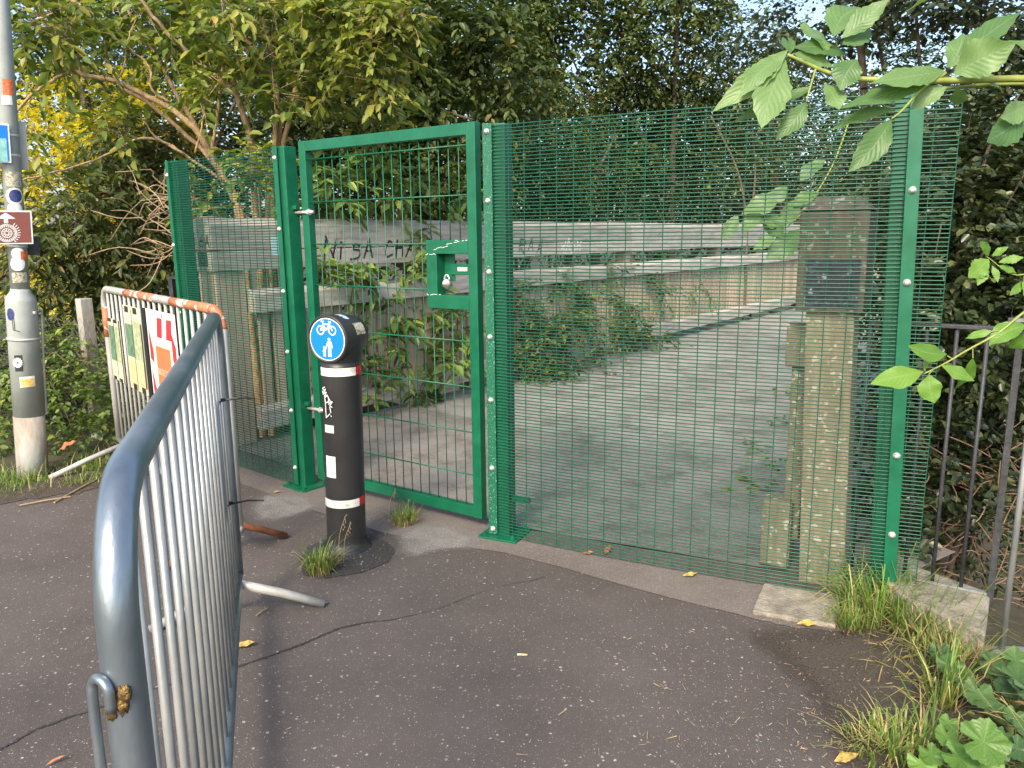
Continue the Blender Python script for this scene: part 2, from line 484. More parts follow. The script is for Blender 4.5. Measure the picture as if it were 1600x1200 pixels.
M['leaf_mallow'] = bigleafmat('mallow_leaf', (0.035, 0.085, 0.03), (0.085, 0.17, 0.045), (0.2, 0.3, 0.11))
M['leaf_fallen'] = surf('fallen_yellow_leaf', [(0.32, (0.16, 0.09, 0.03)), (0.45, (0.36, 0.25, 0.06)), (0.65, (0.50, 0.40, 0.12))], 60, 0.7)
M['leaf_brown'] = surf('fallen_brown_leaf', [(0.35, (0.30, 0.11, 0.045)), (0.65, (0.45, 0.2, 0.09))], 70, 0.7)
M['grass'] = leafmat('grass_blade', [(0.0, (0.075, 0.14, 0.022)), (0.6, (0.14, 0.24, 0.04)), (0.86, (0.22, 0.30, 0.06)), (1.0, (0.46, 0.38, 0.15))], 0.3)
M['straw'] = leafmat('dry_grass_blade', [(0.0, (0.26, 0.20, 0.09)), (0.6, (0.42, 0.33, 0.16)), (1.0, (0.20, 0.21, 0.06))], 0.2)

# ------------------------------------------------------------------ object helpers
ORG = {}


def tag(o, label=None, cat=None, group=None, kind=None):
    if label:
        o['label'] = label
    if cat:
        o['category'] = cat
    if group:
        o['group'] = group
    if kind:
        o['kind'] = kind
    return o


def thing(name, loc, label, cat, group=None):
    o = bpy.data.objects.new(name, None)
    o.empty_display_size = 0.1
    o.location = loc
    col.objects.link(o)
    ORG[o] = Vector(loc)
    return tag(o, label, cat, group)


def link(name, me, parent, origin):
    o = bpy.data.objects.new(name, me)
    col.objects.link(o)
    if parent is not None:
        o.parent = parent
        o.location = Vector(origin) - ORG[parent]
    else:
        o.location = origin
    ORG[o] = Vector(origin)
    return o


class MB:
    def __init__(s):
        s.v, s.f = [], []

    def add(s, vs_, fs):
        k = len(s.v)
        s.v += [tuple(q) for q in vs_]
        s.f += [tuple(i + k for i in f) for f in fs]
        return s

    def obox(s, c, ex, ey, ez, hx, hy, hz):
        c, ex, ey, ez = Vector(c), Vector(ex), Vector(ey), Vector(ez)
        vs_ = [c + ex * hx * a + ey * hy * b + ez * hz * d for a in (-1, 1) for b in (-1, 1) for d in (-1, 1)]
        return s.add(vs_, [(0, 1, 3, 2), (4, 6, 7, 5), (0, 4, 5, 1), (2, 3, 7, 6), (0, 2, 6, 4), (1, 5, 7, 3)])

    def tube(s, pts, r, n=8, cap=True):
        pts = [Vector(p) for p in pts]
        if not isinstance(r, (list, tuple)):
            r = [r] * len(pts)
        k0 = len(s.v)
        t0 = (pts[1] - pts[0]).normalized()
        ref = Vector((0, 0, 1)) if abs(t0.z) < 0.9 else Vector((1, 0, 0))
        a = t0.cross(ref).normalized()
        for i, p in enumerate(pts):
            t = (pts[min(i + 1, len(pts) - 1)] - pts[max(i - 1, 0)]).normalized()
            a = (a - t * a.dot(t)).normalized()
            b = t.cross(a)
            for j in range(n):
                an = 2 * math.pi * j / n
                s.v.append(tuple(p + (a * math.cos(an) + b * math.sin(an)) * r[i]))
        for i in range(len(pts) - 1):
            for j in range(n):
                s.f.append((k0 + i * n + j, k0 + i * n + (j + 1) % n, k0 + (i + 1) * n + (j + 1) % n, k0 + (i + 1) * n + j))
        if cap:
            s.f.append(tuple(k0 + j for j in reversed(range(n))))
            s.f.append(tuple(k0 + (len(pts) - 1) * n + j for j in range(n)))
        return s

    def lathe(s, c, prof, n=24, axis=(0, 0, 1), cap=True):
        ax = Vector(axis).normalized()
        ref = Vector((1, 0, 0)) if abs(ax.x) < 0.9 else Vector((0, 1, 0))
        a = ax.cross(ref).normalized()
        b = ax.cross(a)
        k0 = len(s.v)
        c = Vector(c)
        for (r, h) in prof:
            for j in range(n):
                an = 2 * math.pi * j / n
                s.v.append(tuple(c + ax * h + (a * math.cos(an) + b * math.sin(an)) * r))
        for i in range(len(prof) - 1):
            for j in range(n):
                s.f.append((k0 + i * n + j, k0 + i * n + (j + 1) % n, k0 + (i + 1) * n + (j + 1) % n, k0 + (i + 1) * n + j))
        if cap:
            s.f.append(tuple(k0 + j for j in reversed(range(n))))
            s.f.append(tuple(k0 + (len(prof) - 1) * n + j for j in range(n)))
        return s

    def prism(s, poly, o, ex, ey, th):
        """polygon (2D) in plane o,ex,ey, thickened by th along ex x ey"""
        o, ex, ey = Vector(o), Vector(ex), Vector(ey)
        nz = ex.cross(ey).normalized() * th
        n = len(poly)
        k0 = len(s.v)
        for d in (Vector((0, 0, 0)), nz):
            for (x, y) in poly:
                s.v.append(tuple(o + ex * x + ey * y + d))
        s.f.append(tuple(k0 + i for i in reversed(range(n))))
        s.f.append(tuple(k0 + n + i for i in range(n)))
        for i in range(n):
            j = (i + 1) % n
            s.f.append((k0 + i, k0 + j, k0 + n + j, k0 + n + i))
        return s

    def mesh(s, name, mat, origin, smooth=False):
        me = bpy.data.meshes.new(name)
        o = Vector(origin)
        me.from_pydata([(x - o.x, y - o.y, z - o.z) for x, y, z in s.v], [], s.f)
        me.materials.append(mat)
        if smooth:
            me.polygons.foreach_set('use_smooth', [True] * len(me.polygons))
        me.update()
        return me

    def build(s, name, mat, parent=None, origin=None, smooth=False, bevel=0.0):
        if origin is None:
            if parent is not None:
                origin = ORG[parent]
            else:
                xs = np.array(s.v)
                origin = Vector(((xs[:, 0].min() + xs[:, 0].max()) / 2, (xs[:, 1].min() + xs[:, 1].max()) / 2, xs[:, 2].min()))
        o = link(name, s.mesh(name, M[mat] if isinstance(mat, str) else mat, origin, smooth), parent, origin)
        if bevel:
            md = o.modifiers.new('bevel', 'BEVEL')
            md.width = bevel
            md.segments = 2
            md.limit_method = 'ANGLE'
        if smooth:
            try:
                md = o.modifiers.new('smooth', 'NODES')
                o.modifiers.remove(md)
            except Exception:
                pass
        return o


def struct(o, label):
    return tag(o, label, None, None, 'structure')


def copy_part(o, parent, origin):
    c = o.copy()
    col.objects.link(c)
    c.parent = parent
    c.location = Vector(origin) - (ORG[parent] if parent else Vector((0, 0, 0)))
    ORG[c] = Vector(origin)
    return c


def sheet(name, poly, z, mat, label, jitter=0.0, sub=1, parent=None):
    """flat sheet of a polygon outline"""
    pts = []
    for i in range(len(poly)):
        a, b = Vector(poly[i][:2]), Vector(poly[(i + 1) % len(poly)][:2])
        for k in range(sub):
            p = a.lerp(b, k / sub)
            pts.append((p.x + random.uniform(-jitter, jitter), p.y + random.uniform(-jitter, jitter), z))
    mb = MB().add(pts, [tuple(range(len(pts)))])
    o = mb.build(name, mat, parent)
    return struct(o, label) if parent is None else o


def spline(pts, n=8):
    """Catmull-Rom through points"""
    P = [Vector(p) for p in pts]
    P = [P[0] * 2 - P[1]] + P + [P[-1] * 2 - P[-2]]
    out = []
    for i in range(1, len(P) - 2):
        for k in range(n):
            t = k / n
            out.append(0.5 * ((2 * P[i]) + (P[i + 1] - P[i - 1]) * t + (2 * P[i - 1] - 5 * P[i] + 4 * P[i + 1] - P[i + 2]) * t * t
                              + (3 * P[i] - P[i - 1] - 3 * P[i + 1] + P[i + 2]) * t ** 3))
    out.append(P[-2])
    return out


# ------------------------------------------------------------------ ground
def axis(a, b, fine, lo, hi):
    xs = list(np.arange(a, b + 1e-6, fine))
    k, x = fine, b
    while x < hi:
        k *= 1.5
        x += k
        xs.append(x)
    k, x = fine, a
    pre = []
    while x > lo:
        k *= 1.5
        x -= k
        pre.append(x)
    return pre[::-1] + xs


gx, gy = axis(-7, 7, 0.2, -400, 400), axis(-1, 16, 0.2, -400, 400)
mb = MB()
for y in gy:
    for x in gx:
        mb.v.append((x, y, terrain(x, y)))
W_ = len(gx)
for j in range(len(gy) - 1):
    for i in range(W_ - 1):
        mb.f.append((j * W_ + i, j * W_ + i + 1, (j + 1) * W_ + i + 1, (j + 1) * W_ + i))
struct(mb.build('ground', 'terrain', origin=(0, 0, 0), smooth=True), 'dark earth of the verge and embankment')

edge = [(-9, 1.6), (-5.2, 3.75), (-3.33, 4.74), (-2.95, 4.95), (-2.65, 5.25), (-2.5, 5.62)]
fl = [(-1.49, 4.74), (-0.75, 4.14), (-0.054, 3.838), (0.716, 3.305), (1.029, 3.098)]
rt = [(1.37, 3.0), (1.30, 2.7), (1.20, 2.3), (1.10, 1.9), (0.98, 1.2), (0.9, 0.2), (0.9, -7), (-9, -7)]
sheet('asphalt_path', edge + fl + rt, 0.0, 'asphalt', 'dark reddish grey asphalt path in front of the green fence', 0.012, 6)
# concrete threshold under the fence
back = [(1.72, 3.36), (0.0, 4.17), (-0.05, 4.22), (-1.27, 5.08), (-2.35, 6.02), (-2.62, 5.9)]
sheet('concrete_threshold', [(-2.52, 5.60), (-1.50, 4.71), (-0.76, 4.115), (-0.06, 3.815), (0.716, 3.285), (1.029, 3.08), (1.19, 2.99), (1.42, 2.95)] + back, 0.004, 'concrete',
      'gritty concrete strip running under the fence', 0.008, 5)
pale = MB()
a, b_ = gp(1175, 962), gp(1305, 985)
n_ = Vector((0.42, 0.907, 0))
c0 = [a + Vector((0, 0, 0)), b_, b_ + n_ * 0.27, a + n_ * 0.27]
pale.prism([(0, 0), ((b_ - a).length, 0), ((b_ - a).length + 0.02, 0.3), (0.02, 0.3)], a + Vector((0, 0, 0.003)), (b_ - a).normalized(),
           Vector((-(b_ - a).normalized().y, (b_ - a).normalized().x, 0)), 0.022)
struct(pale.build('threshold_slab', 'stone', bevel=0.006), 'pale concrete slab beside the grass at the fence end')


def seal(name, pxs, wd, label, z=0.004):
    pts = spline([gp(*p) for p in pxs], 26)
    vs_, fs = [], []
    for i, p in enumerate(pts):
        t = (pts[min(i + 1, len(pts) - 1)] - pts[max(0, i - 1)]).normalized()
        s = Vector((-t.y, t.x, 0)) * wd * random.uniform(0.15, 1.15) * (0.55 + 0.6 * noise.noise(p * 6.0))
        j = Vector((random.uniform(-1, 1), random.uniform(-1, 1), 0)) * wd * 0.35
        vs_ += [p + s + j + Vector((0, 0, z)), p - s + j + Vector((0, 0, z))]
    for i in range(len(pts) - 1):
        fs.append((2 * i, 2 * i + 1, 2 * i + 3, 2 * i + 2))
    return struct(MB().add(vs_, fs).build(name, 'tar'), label)


seal('tar_joint', [(-150, 1240), (0, 1172), (60, 1140), (160, 1105), (260, 1072), (380, 1040), (470, 1008), (540, 980), (620, 968)], 0.013, 'dark tar joint running across the path past the barrier')
seal('tar_crack', [(620, 968), (690, 950), (740, 930), (790, 915), (830, 908), (862, 898)], 0.005, 'thin dark crack in the path towards the fence')
sheet('tarmac_patch', [tuple(gp(*p)[:2]) for p in ((468, 880), (480, 855), (530, 835), (575, 835), (605, 848), (618, 862), (605, 880), (565, 895), (510, 905), (475, 900))], 0.004, 'patch',
      'dark round tarmac patch at the foot of the bollard', 0.004, 3)


def stain_mat(name, c1, c2, lo, hi, nscale=9.0):
    mt, n, l, b = nodes_of(name)
    v = mapped(n, l)
    nz = n.new('ShaderNodeTexNoise')
    nz.inputs['Scale'].default_value = nscale
    nz.inputs['Detail'].default_value = 8
    nz.inputs['Roughness'].default_value = 0.75
    l.new(v, nz.inputs['Vector'])
    r = ramp(n, [(0.3, c1), (0.7, c2)])
    n2 = n.new('ShaderNodeTexNoise')
    n2.inputs['Scale'].default_value = 130
    n2.inputs['Detail'].default_value = 4
    l.new(v, n2.inputs['Vector'])
    l.new(n2.outputs['Fac'], r.inputs['Fac'])
    l.new(r.outputs['Color'], b.inputs['Base Color'])
    b.inputs['Roughness'].default_value = 0.95
    at_ = n.new('ShaderNodeAttribute')
    at_.attribute_name = 'fade'
    ad = n.new('ShaderNodeMath'); ad.operation = 'ADD'
    l.new(at_.outputs['Fac'], ad.inputs[0])
    l.new(nz.outputs['Fac'], ad.inputs[1])
    ad2 = n.new('ShaderNodeMath'); ad2.operation = 'MULTIPLY_ADD'
    l.new(n2.outputs['Fac'], ad2.inputs[0]); ad2.inputs[1].default_value = 0.6
    l.new(ad.outputs[0], ad2.inputs[2])
    mr = n.new('ShaderNodeMapRange')
    mr.interpolation_type = 'SMOOTHSTEP'
    mr.inputs['From Min'].default_value = lo
    mr.inputs['From Max'].default_value = hi
    l.new(ad2.outputs[0], mr.inputs['Value'])
    tr = n.new('ShaderNodeBsdfTransparent')
    ms = n.new('ShaderNodeMixShader')
    l.new(mr.outputs[0], ms.inputs['Fac'])
    l.new(tr.outputs[0], ms.inputs[1])
    l.new(b.outputs[0], ms.inputs[2])
    l.new(ms.outputs[0], n['Material Output'].inputs['Surface'])
    return mt


def stain(name, pxs, z, mat, label, inner=0.45):
    """patch of loose dirt or dust thinning out towards its rim"""
    P = [gp(*p) for p in pxs]
    c = sum(P, Vector((0, 0, 0))) / len(P)
    Q = []
    for i in range(len(P)):
        for k in range(4):
            Q.append(P[i].lerp(P[(i + 1) % len(P)], k / 4))
    n = len(Q)
    mb_ = MB()
    vs_ = [c] + [c.lerp(p, inner) for p in Q] + Q
    mb_.add([(p.x, p.y, z) for p in vs_], [(0, 1 + k, 1 + (k + 1) % n) for k in range(n)] + [(1 + k, 1 + n + k, 1 + n + (k + 1) % n, 1 + (k + 1) % n) for k in range(n)])
    o = mb_.build(name, mat)
    at_ = o.data.attributes.new('fade', 'FLOAT', 'POINT')
    at_.data.foreach_set('value', [1.0] * (n + 1) + [0.0] * n)
    return struct(o, label)


M['stain_soil'] = stain_mat('thin_soil', (0.022, 0.018, 0.013), (0.085, 0.068, 0.052), 0.95, 1.65, 14.0)
M['stain_dust'] = stain_mat('cement_dust', (0.18, 0.17, 0.155), (0.36, 0.345, 0.32), 1.2, 2.3, 6.0)
stain('dust_stain', [(585, 830), (640, 806), (720, 810), (790, 840), (770, 868), (690, 872), (630, 892), (590, 880)], 0.010, 'stain_dust', 'whitish cement dust on the ground between bollard and gate')
stain('dust_stain', [(360, 800), (400, 760), (500, 765), (540, 790), (480, 815), (420, 830), (380, 830)], 0.010, 'stain_dust', 'whitish cement dust on the ground by the left gate post')
stain('soil_patch', [(1130, 965), (1290, 965), (1380, 925), (1480, 950), (1620, 1010), (1680, 1290), (1330, 1300), (1290, 1200), (1250, 1120), (1180, 1040), (1120, 990)], 0.0085, 'stain_soil', 'dark soil and litter creeping over the path edge', .25)
sheet('verge_soil', [(-9, 1.45), (-5.2, 3.62), (-3.33, 4.62), (-2.9, 4.86), (-2.6, 5.22), (-2.5, 5.6), (-2.75, 5.7), (-3.4, 5.0), (-5.3, 4.1), (-9, 2.2)], 0.004, 'soil', 'bare soil strip between path and grass verge', 0.04, 6)

# ------------------------------------------------------------------ footbridge deck and parapets
RW = 4.2                      # clear width between parapets
s_end = 26.0
deck = MB().obox(BO + BD * 12 - BN * (RW / 2) + Vector((0, 0, -0.22)), BD, BN, (0, 0, 1), 14.5, RW / 2 + 0.15, 0.15).build('bridge_deck', 'wood_cap')
struct(deck, 'long timber footbridge deck with gritted boards')
pw = 0.30
pl0 = MB().obox((0, 0, 0), BD, BN, (0, 0, 1), pw / 2 - 0.006, RW / 2 + 0.1, 0.033).mesh('plank', M['deck'], (0, 0, 0))
first = None
uF = (RP - MP).normalized()
for k in range(96):
    s = -2.3 + k * pw
    c = BO + BD * s - BN * (RW / 2) + Vector((0, 0, -0.033 + random.uniform(-0.003, 0.003)))
    if fence_dist(c.x, c.y) < 0.5 or s > s_end - 0.3:
        continue
    o = bpy.data.objects.new('plank', pl0)
    col.objects.link(o)
    o.parent = deck
    o.location = c - ORG[deck]
# apron of gritted surfacing between fence and first board
sheet('bridge_apron', [tuple((BO + BD * 0.55 + BN * -0.06)[:2]), tuple((BO + BD * -1.0 + BN * 0.1)[:2]), (-2.35, 6.02), (-1.27, 5.08), (-0.05, 4.22), (0.0, 4.17), (1.72, 3.36), (2.3, 3.75), tuple((BO + BD * 0.0 - BN * (RW + 0.05))[:2]), tuple((BO + BD * 0.55 - BN * (RW + 0.05))[:2])], 0.0025 + 0.005, 'apron',
      'gritted brown approach to the bridge behind the gate')


def parapet(side, base_s, label):
    """side +1: left parapet; -1: right parapet"""
    o0 = BO if side > 0 else BO - BN * RW
    out = BN * side                       # away from deck
    root = thing('timber_parapet', o0 + BD * base_s, label, 'parapet')
    L = s_end - base_s

    def beam(name, mat, s0, s1, prof, bev=0.006):
        mbb = MB()
        ex, ey = out, Vector((0, 0, 1))
        A, B = o0 + BD * s0, o0 + BD * s1
        n = len(prof)
        vs_ = [A + ex * x + ey * z for x, z in prof] + [B + ex * x + ey * z for x, z in prof]
        fs = [tuple(range(n)), tuple(reversed(range(n, 2 * n)))] + [(i, n + i, n + (i + 1) % n, (i + 1) % n) for i in range(n)]
        mbb.add(vs_, fs)
        return mbb.build(name, mat, root, bevel=bev)
    s = base_s
    seg = 3.25
    k = 0
    while s < s_end - 0.1:
        e = min(s + seg, s_end) - 0.006
        # capping in two planks with a sloped top
        beam('capping_plank', 'wood_beam', s, e, [(0.0, 1.40), (0.30, 1.40), (0.30, 1.548), (0.0, 1.548)])
        beam('capping_plank', 'wood_beam', s + 0.003, e - 0.003, [(0.004, 1.556), (0.296, 1.556), (0.296, 1.74), (0.20, 1.80), (0.09, 1.80), (0.004, 1.745)])
        beam('hand_rail', 'wood_rail', s + (0.30 if k == 0 else 0), e, [(-0.05, 1.06), (0.11, 1.06), (0.11, 1.245), (0.02, 1.245), (-0.05, 1.205)])
        beam('bottom_rail', 'wood_rail', s + (0.30 if k == 0 else 0), e, [(-0.05, 0.11), (0.09, 0.11), (0.09, 0.30), (0.03, 0.30), (-0.05, 0.27)])
        # post with diagonal strut under the cap
        pc = o0 + BD * (s + (0.16 if k == 0 else 0.0)) + out * 0.15
        MB().obox(pc + Vector((0, 0, 0.68)), BD, out, (0, 0, 1), 0.13 if k == 0 else 0.07, 0.115 if k == 0 else 0.085, 0.72).build('post', 'wood_slat', root, bevel=0.008)
        if k:
            q = o0 + BD * (s + 0.2) + out * 0.15 + Vector((0, 0, 1.3))
            MB().obox(q, (BD + Vector((0, 0, -0.9))).normalized(), out, (BD * 0.9 + Vector((0, 0, 1))).normalized(), 0.17, 0.03, 0.045).build('strut', 'wood_slat', root)
        s += seg
        k += 1
    # balusters
    bm_ = MB().obox((0, 0, 0), BD, out, (0, 0, 1), 0.044, 0.014, 0.42).mesh('baluster', M['wood_slat'], (0, 0, 0))
    n = int((s_end - base_s - 0.4) / 0.128)
    for i in range(n):
        c = o0 + BD * (base_s + 0.42 + i * 0.128 + random.uniform(-0.006, 0.006)) + out * (0.033) + Vector((0, 0, 0.68))
        if side < 0 and i > 60:
            break
        ob = bpy.data.objects.new('baluster', bm_)
        col.objects.link(ob)
        ob.parent = root
        ob.location = c - ORG[root]
        ob.rotation_euler = (random.uniform(-.008, .008), random.uniform(-.008, .008), 0)
    return root


pL = parapet(1, -1.38, 'weathered grey timber bridge parapet with graffiti, behind the gate')
# right parapet: starts just behind the fence
rb = gp(1285, 917)
sR = (rb - (BO - BN * RW)).dot(BD)
RWx = -(rb - BO).dot(BN)
RW = RWx - 0.02
pR = parapet(-1, sR + 2.4, 'timber bridge parapet overgrown with ivy behind the lichened gatepost')
# separate big square post with cap at the fence end of the right parapet
pp = thing('timber_gatepost', (rb.x, rb.y + 0.06, -0.05), 'square lichen spotted timber post with dark cap and sticker plate', 'post')
F_ = Vector((-0.50, -0.866, 0))      # facing direction of the post front
S_ = Vector((0.866, -0.50, 0))
c = Vector((rb.x, rb.y + 0.10, 0))
LEAN = Vector((-0.035, 0, 1)).normalized()
c = c + Vector((0.045, 0, 0))
MB().obox(c + Vector((-0.02, 0, 0.62)), S_, F_, LEAN, 0.10, 0.10, 0.68).build('shaft', 'wood_post', pp, bevel=0.006)
cc = c + Vector((-0.045, 0, 0))
MB().obox(cc + Vector((0, 0, 1.52)), S_, F_, (0, 0, 1), 0.14, 0.14, 0.215).build('cap', 'wood_cap', pp, bevel=0.005)
ct = MB()
hx = [cc + S_ * a * 0.147 + F_ * b2 * 0.147 + Vector((0, 0, 1.738)) for a, b2 in ((-1, -1), (1, -1), (1, 1), (-1, 1))]
hx += [cc + S_ * a * 0.08 + F_ * b2 * 0.07 + Vector((0, 0, 1.80)) for a, b2 in ((-1, -1), (1, -1), (1, 1), (-1, 1))]
ct.add(hx, [(3, 2, 1, 0), (4, 5, 6, 7), (0, 1, 5, 4), (1, 2, 6, 5), (2, 3, 7, 6), (3, 0, 4, 7)])
ct.build('cap_top', 'wood_cap', pp, bevel=0.006)
MB().obox(cc + F_ * 0.144 + S_ * 0.01 + Vector((0, 0, 1.43)), S_, F_, (0, 0, 1), 0.108, 0.004, 0.105).build('sticker_plate', 'plaque', pp)
# inner rail ends beside the post
MB().obox(c - S_ * 0.165 + Vector((0.0, 0.02, 1.13)), S_, F_, (0, 0, 1), 0.055, 0.06, 0.10).build('rail_end', 'wood_post', pp, bevel=0.006)
MB().obox(c - S_ * 0.16 + Vector((0.01, 0.03, 0.6)), S_, F_, (0, 0, 1), 0.038, 0.03, 0.44).build('side_batten', 'wood_post', pp, bevel=0.005)
MB().obox(c - S_ * 0.185 + Vector((-0.03, 0.03, 0.20)), S_, F_, (0, 0, 1), 0.07, 0.07, 0.17).build('kerb_end', 'wood_post', pp, bevel=0.012)


# ------------------------------------------------------------------ graffiti strokes
def strokes(name, parent, frame, lines, wd, mat, label=None):
    """marker strokes laid as thin raised ribbons on a surface; frame=(origin, ex, ey, normal)"""
    o, ex, ey, nn = [Vector(q) for q in frame]
    mb_ = MB()
    for ln in lines:
        pts = spline([(x, y, 0) for x, y in ln], 5) if len(ln) > 2 else [Vector((x, y, 0)) for x, y in ln]
        for i in range(len(pts) - 1):
            a, b = pts[i], pts[i + 1]
            t = (b - a)
            if t.length < 1e-6:
                continue
            t.normalize()
            s = Vector((-t.y, t.x, 0)) * wd / 2
            e = t * wd * 0.25
            q = [a - e + s, a - e - s, b + e - s, b + e + s]
            mb_.add([o + ex * p.x + ey * p.y + nn * (0.0012 + 0.00002 * (i % 7)) for p in q], [(0, 1, 2, 3)])
    ob = mb_.build(name, mat, parent)
    if label:
        ob['label'] = label
    return ob


LET = {
    'N': [[(0, 0), (0, 1)], [(0, 1), (.6, 0)], [(.6, 0), (.6, 1)]], 'i': [[(.2, 0), (.2, .7)], [(.2, .9), (.2, 1)]],
    'S': [[(.6, .9), (.3, 1), (.05, .75), (.5, .5), (.6, .2), (.3, 0), (0, .12)]], 'A': [[(0, 0), (.3, 1)], [(.3, 1), (.6, 0)], [(.1, .4), (.5, .4)]],
    'C': [[(.6, .85), (.3, 1), (.02, .5), (.3, 0), (.6, .15)]], 'H': [[(0, 0), (0, 1)], [(.6, 0), (.6, 1)], [(0, .5), (.6, .5)]],
    'R': [[(0, 0), (0, 1)], [(0, 1), (.5, .9), (.5, .6), (0, .5)], [(.1, .5), (.6, 0)]], 'M': [[(0, 0), (.1, 1)], [(.1, 1), (.35, .3)], [(.35, .3), (.6, 1)], [(.6, 1), (.7, 0)]],
    'W': [[(0, 1), (.15, 0)], [(.15, 0), (.35, .7)], [(.35, .7), (.55, 0)], [(.55, 0), (.7, 1)]], 'O': [[(.3, 1), (.02, .5), (.3, 0), (.6, .5), (.3, 1)]],
    'T': [[(.3, 0), (.3, 1)], [(0, 1), (.6, 1)]], 'Z': [[(0, 1), (.6, 1)], [(.6, 1), (0, 0)], [(0, 0), (.6, 0)]], 'V': [[(0, 1), (.3, 0)], [(.3, 0), (.6, 1)]],
    '6': [[(.5, 1), (.1, .5), (.1, .1), (.5, .1), (.5, .45), (.1, .45)]], 'E': [[(.6, 1), (0, 1)], [(0, 1), (0, 0)], [(0, 0), (.6, 0)], [(0, .5), (.5, .5)]],
    'L': [[(0, 1), (0, 0)], [(0, 0), (.5, 0)]], 'e': [[(0, .5), (.55, .5), (.4, .95), (.05, .6), (.2, .05), (.6, .2)]],
}


def word(txt, x, y, h, adv=0.85, slant=0.12, wob=0.06):
    out = []
    for ch in txt:
        if ch != ' ':
            sc_ = h * random.uniform(.85, 1.15)
            dy = random.uniform(-.08, .08) * h
            for ln in LET[ch]:
                out.append([(x + (px + slant * py + random.uniform(-wob, wob)) * sc_, y + dy + (py + random.uniform(-wob, wob)) * sc_) for px, py in ln])
        x += adv * h
    return out


fr = (BO + Vector((0, 0, 0)), BD, (0, 0, 1), -BN)
strokes('graffiti', pL, fr, word('NiSA', -0.34, 1.45, 0.17, .9, .2, .1) + word('CHAN', 0.36, 1.45, 0.15, 1.0, .2, .1), 0.018, 'black', 'loose black marker lettering on the capping beam')
strokes('graffiti', pL, fr, word('RAA', 2.45, 1.44, 0.15, 1.2, .3, .14), 0.014, 'iron')
strokes('graffiti', pL, fr, word('WASH', 3.3, 1.43, 0.14, .9, .2, .12), 0.02, 'white', 'white marker scrawl on the capping beam')
strokes('graffiti', pL, fr, word('WAOTZ NVO', 5.5, 1.46, 0.22, .95), 0.016, 'lamp')
fe = (BO + BD * -1.3815 + BN * 0.27, -BN, (0, 0, 1), -BD)
strokes('graffiti', pL, fe, word('i6A', 0.02, 1.58, 0.1, .8), 0.008, 'black')
MB().obox(BO + BD * -1.382 + BN * 0.13 + Vector((0, 0, 1.49)), BN, BD, (0, 0, 1), 0.06, 0.003, 0.055).build('sticker', 'plaque', pL)
MB().obox(BO + BD * -0.82 - BN * 0.001 + Vector((0, 0, 1.58)), BD, BN, (0, 0, 1), 0.035, 0.002, 0.075).build('sticker', 'stickblue', pL)

# ------------------------------------------------------------------ green mesh fence
ZP = Vector((0, 0, 1))


def bolt_mesh(nv):
    return MB().lathe((0, 0, 0), [(0.016, 0), (0.016, 0.003), (0.011, 0.006), (0.010, 0.011), (0.005, 0.015)], 10, nv).mesh('bolt', M['zinc'], (0, 0, 0), True)


def mesh_panel(root, A, B, n, bow, z0, z1, vp, hp, rh=0.0029, rv=0.0025):
    """welded mesh between ground points A and B, n = normal to the camera side"""
    mb_ = MB()
    Lp = (B - A).length
    u = (B - A) / Lp

    def P(t, z):
        return A + u * (t * Lp) + n * (bow * (1 - (2 * t - 1) ** 2)) + ZP * z
    nz = int((z1 - z0) / hp)
    for k in range(nz + 1):
        z = z0 + k * hp
        mb_.tube([P(t, z) for t in (0, .17, .33, .5, .67, .83, 1)], rh, 5, False)
    nv_ = int(round(Lp / vp))
    for k in range(nv_ + 1):
        t = k / nv_
        mb_.tube([P(t, z0 - 0.006) - n * 0.0042, P(t, z1 + 0.006) - n * 0.0042], rv, 5, False)
    o = mb_.build('wire_mesh', 'wire', root, smooth=True)
    o['kind'] = 'stuff'
    return o


def fence_post(root, c, u, n, h, lean=Vector((0, 0, 1)), w=0.045, plate=True):
    MB().obox(c + lean * (h / 2), u, n, lean, w, w, h / 2).build('post', 'green', root, bevel=0.005)
    if plate:
        MB().obox(c + ZP * 0.008, u, n, ZP, 0.115, 0.115, 0.008).build('base_plate', 'green', root, bevel=0.002)
        for a, b in ((-1, -1), (1, -1), (1, 1), (-1, 1)):
            MB().lathe(c + u * a * 0.085 + n * b * 0.085 + ZP * 0.016, [(0.013, 0), (0.013, 0.012), (0.006, 0.014), (0.006, 0.024)], 6).build('anchor_bolt', 'green', root)


def clamp(root, c, u, n, z0, z1, zs, lean=ZP, w=0.029, speck=False):
    MB().obox(c + lean * ((z0 + z1) / 2), u, n, lean, w, 0.004, (z1 - z0) / 2).build('clamp_bar', 'green_speck' if speck else 'green', root, bevel=0.0015)
    bm_ = bolt_mesh(n)
    for z in zs:
        link('bolt', bm_, root, c + lean * z + n * 0.004)


# left panel
u1 = (LP - L0).normalized()
n1 = Vector((u1.y, -u1.x, 0))
if n1.y > 0:
    n1 = -n1
fl_ = thing('mesh_fence_panel', LP, 'narrow green welded mesh fence panel between tan shrub and gate', 'fence', 'green mesh fence panels')
fence_post(fl_, LP, u1, n1, FH)
fence_post(fl_, L0 + u1 * 0.06, u1, n1, FH, plate=False)
MB().obox(L0 + u1 * -0.005 + n1 * 0.045 + ZP * 1.1, u1, n1, ZP, 0.02, 0.02, 1.1).build('edge_angle', 'green', fl_, bevel=0.002)
mesh_panel(fl_, L0 + n1 * 0.052, LP - u1 * 0.005 + n1 * 0.052, n1, 0.0, 0.02, FH - 0.005, 0.080, 0.0172)
clamp(fl_, LP - u1 * 0.028 + n1 * 0.060, u1, n1, 0.02, FH, (0.14, .53, .92, 1.31, 1.70, 2.13), w=0.022)
for z in (0.6, 1.1, 1.6, 2.1):
    link('bolt', bolt_mesh(n1), fl_, L0 + u1 * 0.0 + n1 * 0.066 + ZP * z)

